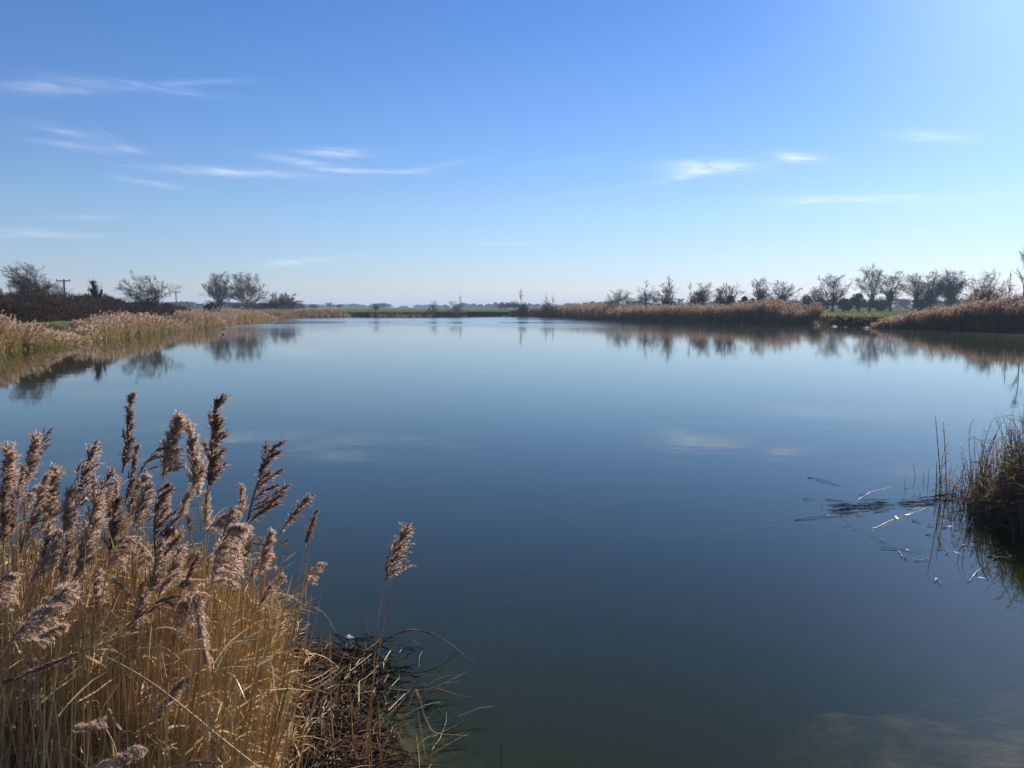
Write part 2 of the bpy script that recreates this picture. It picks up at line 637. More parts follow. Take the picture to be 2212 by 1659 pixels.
def along(pts, k, t0, t1, g):
    """k random stations on each polyline: position, direction, parent length, parameter"""
    B, n, _ = pts.shape
    t = g.uniform(t0, t1, (B, k))
    f = t * (n - 1)
    i = np.minimum(f.astype(int), n - 2)
    fr = (f - i)[..., None]
    bi = np.arange(B)[:, None]
    a, b = pts[bi, i], pts[bi, i + 1]
    ln = np.linalg.norm(np.diff(pts, axis=1), axis=2).sum(1)
    return (a + (b - a) * fr).reshape(-1, 3), nrm(b - a).reshape(-1, 3), np.repeat(ln, k), t.ravel()


def sprout(pts, k, g, ratio, ang, up, wind, t0=.25, t1=1.0, n=5, wander=.25):
    p, d, L, t = along(pts, k, t0, t1, g)
    B = len(p)
    pr = nrm(np.cross(d, g.normal(size=(B, 3))))
    a = g.normal(ang, .2, B)[:, None]
    dr = nrm(d * np.cos(a) + pr * np.sin(a))
    ln = L * ratio * (1.1 - .55 * t) * g.uniform(.6, 1.3, B)
    out = np.zeros((B, n, 3))
    out[:, 0] = p
    st = (ln / (n - 1))[:, None]
    for i in range(1, n):
        dr = nrm(dr + np.array([0, 0, up]) + wind + g.normal(size=(B, 3)) * wander)
        out[:, i] = out[:, i - 1] + dr * st
    return out


KINDS = {  # trunk fraction, limbs, spread, up, angle, children per level
    'fan': dict(tf=.26, nl=15, spread=.75, up=.08, ang=.62, ch=(9, 7, 6)),
    'round': dict(tf=.18, nl=18, spread=1.1, up=.05, ang=.65, ch=(9, 7, 6)),
    'wind': dict(tf=.22, nl=12, spread=.9, up=.06, ang=.6, ch=(9, 7, 6)),
    'poplar': dict(tf=.14, nl=22, spread=.42, up=.22, ang=.5, ch=(10, 7, 6)),
    'bush': dict(tf=.05, nl=20, spread=1.15, up=.06, ang=.7, ch=(11, 8, 7)),
    'sapling': dict(tf=.75, nl=12, spread=.35, up=.22, ang=.45, ch=(5, 3, 2)),
    'vase': dict(tf=.30, nl=16, spread=.6, up=.20, ang=.4, ch=(7, 6, 5)),
}


def tree(px, top, wpx, dist, kind, label, name='bare_tree', cat='tree', seed=0, wind=(0, 0, 0), mat='twig', ivy=0.0, ivy_h=.5,
         trunk_mat='bark', base_z=None, thick=1.0, dens=1.0, group=None):
    g = np.random.default_rng(100 + seed)
    K = KINDS[kind]
    c = at(px, 660, dist)
    x, y = c[0], dist
    z0 = gz(x, y) if base_z is None else base_z
    ztop = at(px, top, dist)[2]
    ht, W = ztop - z0, wpx * dist / F * 1.12
    wind = np.array(wind, float)
    tf = K['tf']
    nt = 7
    tt = np.linspace(0, 1, nt)[:, None]
    th = ht * (tf + .12)
    tip = np.array([wind[0] * ht * .3 + g.normal() * .04 * ht, g.normal() * .03 * ht, th])
    tr = tip * tt + np.sin(tt * 5 + seed) * np.array([.012, .01, 0]) * ht
    if kind == 'sapling':
        tr = np.array([g.normal() * .02 * ht + wind[0] * ht * .4, 0, ht]) * tt + np.sin(tt * 6 + seed) * np.array([.015, .01, 0]) * ht
    nl = int(K['nl'])
    # limbs aim at points of the crown's outline
    ph = np.arange(nl) * 2.399 + g.uniform(0, 6)
    el = np.sqrt((np.arange(nl) + .5) / nl)
    hh = ht * (1 - tf)
    tgt = np.stack([np.cos(ph) * el * W * .42, np.sin(ph) * el * W * .42,
                    ht * (tf + .05) + hh * (.78 * np.sqrt(np.clip(1 - el**2 * .8, 0.05, 1)) + .05)], 1)
    if kind != 'sapling':
        tgt[:, 2] = tgt[:, 2] * g.uniform(.62, 1.0, nl)
        tgt[: nl // 3, 2] = np.maximum(tgt[: nl // 3, 2], ht * .8)
    tgt += wind * ht * .35
    t0 = g.uniform(.55, 1, nl) if kind != 'sapling' else g.uniform(.25, .9, nl)
    if kind == 'bush':
        t0 = g.uniform(.1, 1, nl)
    limbs = np.zeros((nl, 7, 3))
    for i in range(nl):
        f = t0[i] * (nt - 1)
        k = min(int(f), nt - 2)
        p = tr[k] + (tr[k + 1] - tr[k]) * (f - k)
        v = tgt[i] - p
        if kind == 'sapling':
            v = nrm(np.array([np.cos(ph[i]) * .5, np.sin(ph[i]) * .5, 1.2])) * ht * g.uniform(.15, .3) * (1.2 - t0[i])
        L_ = np.linalg.norm(v)
        limbs[i] = bez(p, p + np.array([v[0] * .35, v[1] * .35, v[2] * .2]), p + v * .65 + g.normal(size=3) * .06 * L_, p + v, 7)
    ch = K['ch']
    kk = max(2, int(round(ch[0] * dens)))
    b2 = sprout(limbs, kk, g, .45, K['ang'], K['up'], wind * .25, .25, 1, 5)
    b3 = sprout(b2, ch[1], g, .55, K['ang'], K['up'], wind * .35, .2, 1, 4)
    b4 = sprout(b3, ch[2], g, .6, K['ang'], K['up'], wind * .4, .2, 1, 3)
    allp = np.concatenate([b.reshape(-1, 3) for b in (limbs, b2, b3, b4)])
    # fit the crown to the measured outline
    lo, hi = np.percentile(allp[:, 0], 1.5), np.percentile(allp[:, 0], 98.5)
    zt = np.percentile(allp[:, 2], 99.3)
    sx, sz = np.clip(W / (hi - lo), .4, 1.8), ht / zt
    S = np.array([sx, sx, sz])
    off = -(lo + hi) / 2 * sx
    tr, limbs, b2, b3, b4 = (a * S for a in (tr, limbs, b2, b3, b4))
    r0 = dist * .00011 * thick
    rt = np.maximum(ht * .024 * np.linspace(1.25, .7, nt), r0 * 2)
    if kind == 'bush':
        rt *= .5
    if kind == 'sapling':
        rt = np.maximum(ht * .008 * np.linspace(1.2, .25, nt), r0)
    root = empty(name, (x + off, y, z0 - .05))
    tag(root, label, cat, group)
    m = MB()
    tubes(m, tr[None], rt[None], 8)
    m.build('trunk', MT[trunk_mat], root, smooth=True)
    m = MB()
    rl = max(ht * .007, r0 * 1.2) * (.6 if kind in ('bush', 'sapling') else 1)
    tubes(m, limbs, np.linspace(1, .4, 7)[None] * np.full((nl, 1), rl), 5)
    tubes(m, b2, np.linspace(1, .5, 5)[None] * np.full((len(b2), 1), max(ht * .003, r0*.7)), 3)
    tubes(m, b3, np.linspace(1, .6, 4)[None] * np.full((len(b3), 1), max(ht * .0016, r0 * .5)), 3)
    ribbons(m, b4, np.linspace(1, .5, 3)[None] * np.full((len(b4), 1), max(ht * .0011, r0 * .42)), nrm(np.cross(b4[:, -1] - b4[:, 0], g.normal(size=(len(b4), 3)))))
    m.build('crown', MT[mat], root)
    if ivy:
        core = [tr[None, :, :].reshape(-1, 3)] * 2 + [limbs[:, :int(2 + ivy_h * 5)].reshape(-1, 3)]
        core = np.concatenate(core)
        core = core[core[:, 2] < ht * (ivy_h + .3)]
        n = int(1400 * ivy)
        c_ = core[g.integers(0, len(core), n)] + np.clip(g.normal(size=(n, 3)), -1.6, 1.6) * np.array([1, 1, 1.2]) * ht * .026 * (1 + .6 * ivy)
        c_ = c_[(c_[:, 2] > .02 * ht) & (c_[:, 2] < (ivy_h + .3) * ht)]
        m = MB()
        quads(m, c_, g.uniform(.5, 1.3, len(c_)) * max(.07, dist * .0008), g)
        m.build('ivy', MT['ivy'], root)
    return root


def evergreen(px, top, wpx, dist, label, seed=0, mat='evergreen', name='evergreen_shrub', cat='shrub', n=2600, lumps=7, base_z=None):
    g = np.random.default_rng(500 + seed)
    c = at(px, 660, dist)
    z0 = gz(c[0], dist) if base_z is None else base_z
    ht, W = at(px, top, dist)[2] - z0, wpx * dist / F
    root = empty(name, (c[0], dist, z0 - .05))
    tag(root, label, cat)
    cc = np.stack([g.uniform(-.3, .3, lumps) * W, g.uniform(-.3, .3, lumps) * W, g.uniform(.25, .75, lumps) * ht], 1)
    cc[0] = (0, 0, ht * .72)
    rr = g.uniform(.2, .34, lumps) * min(W, ht)
    cc[:, 2] = np.minimum(cc[:, 2], ht - rr)
    i = g.integers(0, lumps, n)
    p = cc[i] + nrm(g.normal(size=(n, 3))) * (rr[i] * g.uniform(.45, 1.08, n))[:, None]
    p[:, 2] = np.abs(p[:, 2])
    m = MB()
    quads(m, p, g.uniform(.5, 1.3, n) * max(.06, dist * .0010), g)
    m.build('crown', MT[mat], root)
    m = MB()
    st = np.stack([bez(np.array([g.normal() * .04 * W, g.normal() * .04 * W, 0]), cc[k] * np.array([.2, .2, .4]), cc[k] * .7, cc[k], 5) for k in range(lumps)])
    tubes(m, st, np.linspace(1, .4, 5)[None] * np.full((lumps, 1), .03 * ht), 5)
    m.build('trunk', MT['bark'], root, smooth=True)
    return root


def thicket(name, label, cat, prof, d0, depth, n, mats, seed=0, tw=.3, wid=.016, green=.12, group=None):
    """a hedge or bramble bank: prof = [(px, top py, distance)] along its front"""
    g = np.random.default_rng(900 + seed)
    prof = np.array(prof, float)
    t = g.uniform(0, 1, n)
    pxs = prof[0, 0] + (prof[-1, 0] - prof[0, 0]) * t
    tops = np.interp(pxs, prof[:, 0], prof[:, 1])
    ds = np.interp(pxs, prof[:, 0], prof[:, 2])
    dp = g.uniform(0, 1, n)**1.6 * depth
    dd = ds + dp
    x = (pxs - 1106) / F * ds * (1 / math.cos(0))
    x = x + dp * x / ds
    z0 = height(x, dd)
    zt = EYE - ds * (tops - 663.7) / F
    # rounded, lumpy outline
    edge = np.sin(np.clip((dp / depth) * math.pi * .5 + .55, 0, math.pi * .75))
    hh = (zt - z0) * edge * (1 + .20 * lump(x, dd, .8) + .10 * lump(x, dd, 2.6) + .05 * lump(x, dd, 6))
    s = g.uniform(0, 1, n)**.65
    p0 = np.stack([x, dd, z0 + np.maximum(hh, .2) * s], 1)
    dr = nrm(np.stack([g.normal(0, .6, n), g.normal(-.25, .5, n), g.uniform(.1, 1.2, n)], 1))
    L_ = tw * g.uniform(.5, 1.5, n)
    mid = p0 + dr * (L_ * .5)[:, None] + g.normal(size=(n, 3)) * .03
    pts = np.stack([p0, mid, p0 + dr * L_[:, None]], 1)
    org = np.array([np.mean(x), np.mean(dd), float(np.min(z0))])
    root = empty(name, org)
    tag(root, label, cat, group)
    m = MB()
    wd = (wid + dd * .00012)[:, None] * np.array([[1, .8, .35]])
    ribbons(m, pts - org, wd, nrm(np.cross(dr, g.normal(size=(n, 3)))))
    ns = 60
    i = g.integers(0, n, ns)
    b0 = np.stack([x[i], dd[i] + .3, z0[i] - .05], 1) - org
    st = np.stack([bez(b, b + [0, 0, .3], b + [g.normal() * .3, g.normal() * .2, .5 * h], b + [g.normal() * .5, g.normal() * .3, .8 * h], 5) for b, h in zip(b0, np.maximum(hh[i], .3))])
    tubes(m, st, np.linspace(1, .4, 5)[None] * np.full((ns, 1), .035), 4, 1)
    m.build('crown', [MT[mats[0]], MT['bark']], root)
    k = int(n * green)
    m = MB()
    quads(m, p0[:k] * np.array([1, 1, 1]) - org, g.uniform(.05, .1, k) + dd[:k] * .0005, g)
    m.build('leaves', MT[mats[1]], root)
    return root


# --- left bank
thicket('hedge', 'tall dark reddish brown hedge below the windswept ivy tree at the left edge', 'hedge',
        [(-140, 640, 56), (-40, 628, 58), (10, 628, 60), (60, 634, 62), (110, 637, 65), (150, 636, 68), (185, 646, 72), (225, 656, 76)], 0, 6, 26000, ('hedge', 'hedge_green'), 1, .32, .014, .10)
thicket('hedge', 'dark hedge with olive leaves under the broken ivy clad stump', 'hedge',
        [(165, 648, 80), (190, 640, 82), (220, 636, 84), (250, 643, 87), (275, 655, 90), (300, 660, 92)], 0, 5, 16000, ('hedge', 'hedge_green'), 2, .36, .014, .25)
thicket('hedge', 'low brown hedge under the leaning bare tree by the slim pole', 'hedge',
        [(265, 660, 93), (300, 655, 95), (340, 656, 99), (375, 660, 104), (405, 668, 112), (425, 676, 118)], 0, 5, 12000, ('hedge', 'hedge_green'), 3, .38, .014, .12)

tree(66, 570, 84, 76, 'wind', 'windswept bare tree with dark ivy mass at far left, branches swept to the left', seed=1, wind=(-.55, 0, .05), ivy=5.5, ivy_h=.55, dens=2.0, thick=1.7)
tree(124, 607, 56, 165, 'bush', 'pale brown leafless bush between the ivy tree and the first power pole', 'bare_bush', 'bush', 2, mat='twig_pale', dens=1.1)
tree(20, 605, 24, 70, 'sapling', 'thin bare sapling rising from the hedge at the left edge', 'sapling', 'tree', 3)
evergreen(2, 618, 16, 66, 'dark leafy shrub cut by the left edge above the hedge', 3, n=900)
tree(318, 592, 98, 100, 'wind', 'leaning bare tree with several ivy clad trunks behind the low hedge', seed=4, wind=(-.4, 0, .12), ivy=2.0, ivy_h=.45, dens=1.5, thick=1.6)
tree(475, 590, 50, 200, 'poplar', 'left one of the two tall grey bare trees near the lake corner', seed=5, group=None, mat='twig_pale', ivy=.5, ivy_h=.3, thick=1.4, dens=1.2)
tree(533, 590, 66, 205, 'poplar', 'right one of the two tall grey bare trees near the lake corner', seed=6, mat='twig_pale', dens=1.3, thick=1.4)
tree(548, 644, 80, 190, 'bush', 'low brown bush at the foot of the two tall grey trees', 'bare_bush', 'bush', 7)
tree(608, 633, 66, 190, 'bush', 'rounded russet bush right of the two tall grey trees', 'round_bush', 'bush', 8, mat='twig_red', dens=1.3, thick=1.5)
evergreen(456, 653, 34, 160, 'dark evergreen shrub at the foot of the left tall grey tree', 5)


def ivy_stump():
    dist = 86
    c = at(212, 660, dist)
    z0 = gz(c[0], dist)
    g = np.random.default_rng(31)
    root = empty('dead_stump', (c[0], dist, z0 - .05))
    tag(root, 'broken dead tree with two ivy clad stubs jutting above the hedge', 'stump')

    def P(px, py):
        return at(px, py, dist) - np.array([c[0], dist, z0])
    t1 = bez(P(214, 676), P(214, 655), P(210, 632), P(200, 609), 8)
    t2 = bez(P(212, 642), P(206, 638), P(201, 633), P(195, 625), 6)
    t3 = bez(P(212, 650), P(216, 640), P(219, 634), P(220, 624), 6)
    m = MB()
    tubes(m, t1[None], np.linspace(.34, .2, 8)[None], 7)
    m.build('trunk', MT['bark'], root, True)
    m = MB()
    tubes(m, np.stack([t2, t3]), np.array([np.linspace(.2, .11, 6)] * 2), 6)
    m.build('branch', MT['bark'], root, True)
    core = np.concatenate([t1[3:], t1[4:], t2, t3[:3]])
    n = 900
    p = core[g.integers(0, len(core), n)] + g.normal(size=(n, 3)) * .11
    m = MB()
    quads(m, p, g.uniform(.05, .13, n), g)
    m.build('ivy', MT['ivy'], root)
    tw = sprout(np.stack([t1[4:], t1[3:7]]), 26, g, .8, .8, .1, np.zeros(3), .1, 1, 4)
    m = MB()
    tubes(m, tw, np.full(tw.shape[:2], .012), 3)
    m.build('twigs', MT['twig'], root)


ivy_stump()


def power_pole(px, top, dist, arm, label):
    c = at(px, 660, dist)
    z0 = gz(c[0], dist)
    zt = at(px, top, dist)[2] - z0
    root = empty('power_pole', (c[0], dist, z0 - .2))
    tag(root, label, 'power pole', 'power poles behind the hedge')
    m = MB()
    tubes(m, np.array([[[0, 0, 0], [0, 0, zt * .5], [0, 0, zt + .2]]]), np.array([[.19, .165, .14]]), 8)
    m.build('post', MT['pole'], root, True)
    a = arm * dist / F / 2
    z = zt - .1
    m = MB()
    tubes(m, np.array([[[-a, -.2, z], [0, -.2, z], [a, -.2, z]]]), np.full((1, 3), .09), 4, cap=True)
    m.build('crossarm', MT['pole'], root)
    m = MB()
    tubes(m, np.array([[[-a * .45, -.2, z], [0, -.14, z - a * .4]], [[a * .45, -.2, z], [0, -.14, z - a * .4]]]), np.full((2, 2), .035), 4)
    m.build('brace', MT['metal'], root)
    for s in (-.92, 0.12, .92):
        m = MB()
        tubes(m, np.array([[[a * s, -.2, z + .08], [a * s, -.2, z + .16], [a * s, -.2, z + .2], [a * s, -.2, z + .28], [a * s, -.2, z + .36]]]), np.array([[.03, .03, .08, .09, .04]]), 6)
        m.build('insulator', MT['metal'], root, True)


power_pole(141, 603, 140, 30, 'wooden power pole with crossarm beside the pale bush behind the hedge')
power_pole(381, 629, 240, 20, 'slim distant power pole with crossarm right of the leaning bare tree')

# --- far bank and far field
for i, (px, top, wpx, dist, kind, lab, nm, mt) in enumerate([
    (652, 656, 22, 420, 'round', 'small hazy tree just right of the rounded russet bush', 'bare_tree', 'twig'),
    (677, 657, 20, 430, 'round', 'tiny pale tree on the far field behind the reeds', 'bare_tree', 'twig_pale'),
    (714, 653, 20, 420, 'vase', 'dark forked tree left of the middle of the far field', 'bare_tree', 'twig'),
    (732, 657, 13, 430, 'vase', 'little tree close beside the dark forked tree', 'bare_tree', 'twig'),
    (812, 655, 18, 212, 'vase', 'reddish bush at the water line of the far bank', 'bare_bush', 'twig_red'),
    (828, 654, 18, 800, 'round', 'round hazy tree on the horizon behind the reddish bush', 'bare_tree', 'twig'),
    (934, 650, 24, 214, 'vase', 'pale upright bush on the far bank left of the white house', 'bare_bush', 'twig_pale'),
    (987, 650, 40, 214, 'vase', 'spreading pale bush on the far bank right of the white house', 'bare_bush', 'twig_pale'),
    (992, 640, 20, 216, 'sapling', 'thin stems standing above the spreading pale bush', 'sapling', 'twig'),
    (1093, 652, 36, 320, 'round', 'low hazy tree left of the tall sapling on the far bank', 'bare_tree', 'twig'),
    (1112, 650, 22, 330, 'round', 'small hazy round tree behind the tall sapling', 'bare_tree', 'twig'),
    (1127, 626, 15, 205, 'sapling', 'tallest thin sapling on the middle of the far bank', 'sapling', 'twig_pale'),
    (1130, 654, 22, 206, 'bush', 'brown bush at the foot of the tall sapling', 'bare_bush', 'twig_red'),
    (1180, 636, 12, 196, 'sapling', 'left one of two small saplings above the brown reeds', 'sapling', 'twig_pale'),
    (1194, 641, 10, 196, 'sapling', 'right one of two small saplings above the brown reeds', 'sapling', 'twig_pale'),
    (1185, 655, 36, 197, 'bush', 'low red brown bush under the two small saplings', 'bare_bush', 'twig_red'),
    (1232, 658, 46, 230, 'bush', 'low brown bush where the right reed bank begins', 'bare_bush', 'twig_red'),
    # right bank
    (1339, 625, 52, 172, 'round', 'round domed bare tree first in the row on the right bank', 'bare_tree', 'twig_pale'),
    (1402, 619, 66, 166, 'round', 'widest domed bare tree of the right bank with thin shoots above', 'bare_tree', 'twig'),
    (1396, 605, 20, 168, 'sapling', 'thin shoots rising above the widest domed tree', 'sapling', 'twig'),
    (1442, 611, 42, 164, 'fan', 'upright bare tree touching the widest domed tree', 'bare_tree', 'twig_pale'),
    (1447, 597, 26, 166, 'sapling', 'tall thin shoots over the upright bare tree', 'sapling', 'twig'),
    (1442, 640, 36, 158, 'bush', 'red brown bush under the upright bare tree', 'bare_bush', 'twig_red'),
    (1491, 609, 13, 160, 'sapling', 'lone thin sapling left of the crooked ivy tree', 'sapling', 'twig_pale'),
    (1506, 628, 34, 158, 'bush', 'brown bush between the lone sapling and the crooked ivy tree', 'bare_bush', 'twig_red'),
    (1556, 622, 22, 150, 'bush', 'pale pinkish bush left of the vase shaped ivy tree', 'bare_bush', 'twig_pale'),
    (1675, 640, 40, 150, 'bush', 'low russet bush above the reeds beside the blue grey trees', 'bare_bush', 'twig_red'),
    (1763, 620, 30, 222, 'round', 'small tree with dark base left of the round crowned tree', 'bare_tree', 'twig'),
]):
    tree(px, top, wpx, dist, kind, lab, nm, 'bush' if 'bush' in nm else 'tree', 20 + i, mat=mt, thick=1.0 if dist < 300 else .8)

tree(1522, 610, 36, 160, 'fan', 'crooked ivy clad tree leaning right with an umbrella of twigs', seed=60, wind=(.35, 0, .1), ivy=1.0, ivy_h=.4)
tree(1575, 611, 50, 152, 'vase', 'vase shaped tree with upright branches on a thick ivy base', seed=61, ivy=1.8, ivy_h=.3)
tree(1644, 601, 36, 210, 'fan', 'tall narrow blue grey tree with ivy to its middle', seed=62, ivy=1.6, ivy_h=.4)
tree(1694, 606, 56, 216, 'fan', 'broad blue grey tree right of the tall narrow one', seed=63, ivy=1.2, ivy_h=.35)
tree(1797, 593, 58, 228, 'round', 'round crowned bare tree standing alone on the green field', seed=64, ivy=.8, ivy_h=.2)
tree(1880, 573, 58, 235, 'fan', 'tallest fan shaped bare tree on the right field', seed=65, mat='twig_pale', ivy=.4, ivy_h=.15)
tree(1925, 586, 54, 238, 'fan', 'fan shaped tree on an ivy base right of the tallest tree', seed=66, mat='twig_pale', ivy=1.2, ivy_h=.22)
tree(1972, 591, 44, 246, 'fan', 'slim pale tree between the fan shaped trees and the dense dark trees', seed=67, ivy=.6, ivy_h=.3)
tree(2012, 587, 60, 244, 'round', 'left one of two dense dark trees behind the tall right reeds', seed=68, ivy=2.4, ivy_h=.7, dens=1.3)
tree(2052, 583, 54, 240, 'fan', 'right one of two dense dark trees, thick with ivy', seed=69, ivy=3.6, ivy_h=.8, dens=1.2)
tree(2130, 586, 78, 130, 'round', 'wide backlit tree behind the tall reeds near the right edge', seed=70, ivy=.7, ivy_h=.3, mat='twig_pale')
tree(2128, 618, 56, 94, 'bush', 'red bramble bush growing through the tall right reeds', 'bare_bush', 'bush', 71, mat='twig_red')
tree(2176, 588, 14, 100, 'sapling', 'short thin sapling beside the right edge above the reeds', 'sapling', 'tree', 72)
tree(2208, 540, 60, 88, 'sapling', 'tall slender sapling cut by the right edge', 'sapling', 'tree', 73, wind=(-.12, 0, 0), thick=1.4, mat='twig_pale')
tree(2196, 628, 60, 86, 'bush', 'dark red bramble at the right edge among the reeds', 'bare_bush', 'bush', 74, mat='twig_red')
for i, (px, top, wpx, dist, lab) in enumerate([
    (1609, 634, 20, 190, 'dark rounded evergreen left of the tall narrow tree'),
    (1626, 639, 14, 195, 'smaller dark evergreen beside the rounded one'),
    (1741, 634, 30, 260, 'hazy evergreen clump at the left end of the green field'),
    (1772, 640, 30, 224, 'dark ivy thicket under the small tree left of the round crowned tree'),
    (1822, 642, 40, 240, 'low dark thicket right of the round crowned tree'),
    (1855, 627, 32, 240, 'dark bushy evergreen left of the tallest fan shaped tree'),
    (1905, 648, 50, 250, 'low hazy thicket under the fan shaped trees'),
    (1985, 640, 60, 256, 'wide hazy thicket below the slim pale tree'),
]):
    evergreen(px, top, wpx, dist, lab, 20 + i, n=2200)


def far_wood():
    g = np.random.default_rng(77)
    C, S = [], []
    for x0, x1, dist, top, jag in ((560, 1130, 1500, 659.5, 2.5), (1000, 1500, 1250, 657, 3), (1250, 1760, 800, 653, 4), (1600, 2400, 520, 648, 5), (330, 660, 620, 656, 4), (-300, 400, 900, 655, 3)):
        n = int((x1 - x0) * 26)
        nl = int((x1 - x0) / 7)
        lx = g.uniform(x0, x1, nl)
        lt = top + g.normal(0, jag * .6, nl)
        lw = g.uniform(4, 10, nl)
        i = g.integers(0, nl, n)
        u = g.normal(0, .42, n)
        px = lx[i] + u * lw[i]
        x = (px - 1106) / F * dist
        ztop = (EYE - dist * (lt[i] - 663.7) / F)
        z = 1.2 + (ztop - 1.2) * np.sqrt(np.clip(1 - u * u * .9, 0.05, 1)) * g.uniform(0, 1, n)**.6
        y = dist + g.normal(0, 1, n) * dist * .012
        C.append(np.stack([x, y, z], 1))
        S.append(g.uniform(.5, 1.2, n) * dist * .0014)
    m = MB()
    quads(m, np.concatenate(C), np.concatenate(S), g)
    o = m.build('treeline', MT['far_wood'])
    tag(o, 'low hazy line of far woods and hedges along the horizon', 'treeline', kind='stuff')


far_wood()


def small_house():
    d = 1000
    c = at(961, 662, d)
    root = empty('white_house', (c[0], d, 1.25))
    tag(root, 'tiny white house on the horizon at the middle of the far field', 'house')
    m = MB()
    a, b, h, r = 2.7, 2.2, 2.6, 4.0
    m.add([(-a, -b, 0), (a, -b, 0), (a, b, 0), (-a, b, 0), (-a, -b, h), (a, -b, h), (a, b, h), (-a, b, h), (-a, 0, r), (a, 0, r)],
          [(0, 1, 5, 4), (2, 3, 7, 6)], [(4, 8, 7), (5, 6, 9)])
    m.add([(-a, -b, 0), (-a, b, 0), (-a, b, h), (-a, -b, h), (a, -b, 0), (a, b, 0), (a, b, h), (a, -b, h)], [(1, 0, 3, 2), (4, 5, 6, 7)])
    m.build('wall', MT['white'], root)
    m = MB()
    for s in (-1, 1):
        m.add([(-a - .2, s * (b + .3), h - .3), (a + .2, s * (b + .3), h - .3), (a + .2, 0, r + .1), (-a - .2, 0, r + .1),
               (-a - .2, s * (b + .3), h - .15), (a + .2, s * (b + .3), h - .15), (a + .2, 0, r + .28), (-a - .2, 0, r + .28)],
              [(0, 1, 2, 3), (4, 5, 6, 7), (0, 1, 5, 4), (1, 2, 6, 5), (3, 0, 4, 7)])
    m.build('roof', MT['slate'], root)
    for s in (-1.3, 1.3):
        m = MB()
        m.add([(s - .5, -b - .02, 1), (s + .5, -b - .02, 1), (s + .5, -b - .02, 2.1), (s - .5, -b - .02, 2.1), (s - .5, -b + .05, 1), (s + .5, -b + .05, 1), (s + .5, -b + .05, 2.1), (s - .5, -b + .05, 2.1)],
              [(0, 1, 2, 3), (0, 4, 5, 1), (3, 2, 6, 7), (0, 3, 7, 4), (1, 5, 6, 2)])
        m.build('window', MT['glass'], root)


small_house()


def marker_post(px, py, dist, label, hgt=1.0, mat='stone'):
    c = at(px, py, dist)
    m = MB()
    r = .06
    tubes(m, np.array([[[0, 0, -.2], [0, 0, hgt * .7], [.01, 0, hgt - .08], [.01, 0, hgt]]]), np.array([[r, r * .95, r * .95, r * .4]]), 6)
    o = m.build('marker_post', MT[mat])
    o.location = (c[0], dist, gz(c[0], dist))
    tag(o, label, 'post')


marker_post(605, 671, 150, 'short pale post on the bank below the rounded russet bush')
marker_post(863, 673, 207, 'small pale post on the far bank right of the reddish bush', .9, 'stone')

# --- reed beds on the banks: uncountable, one object per stand


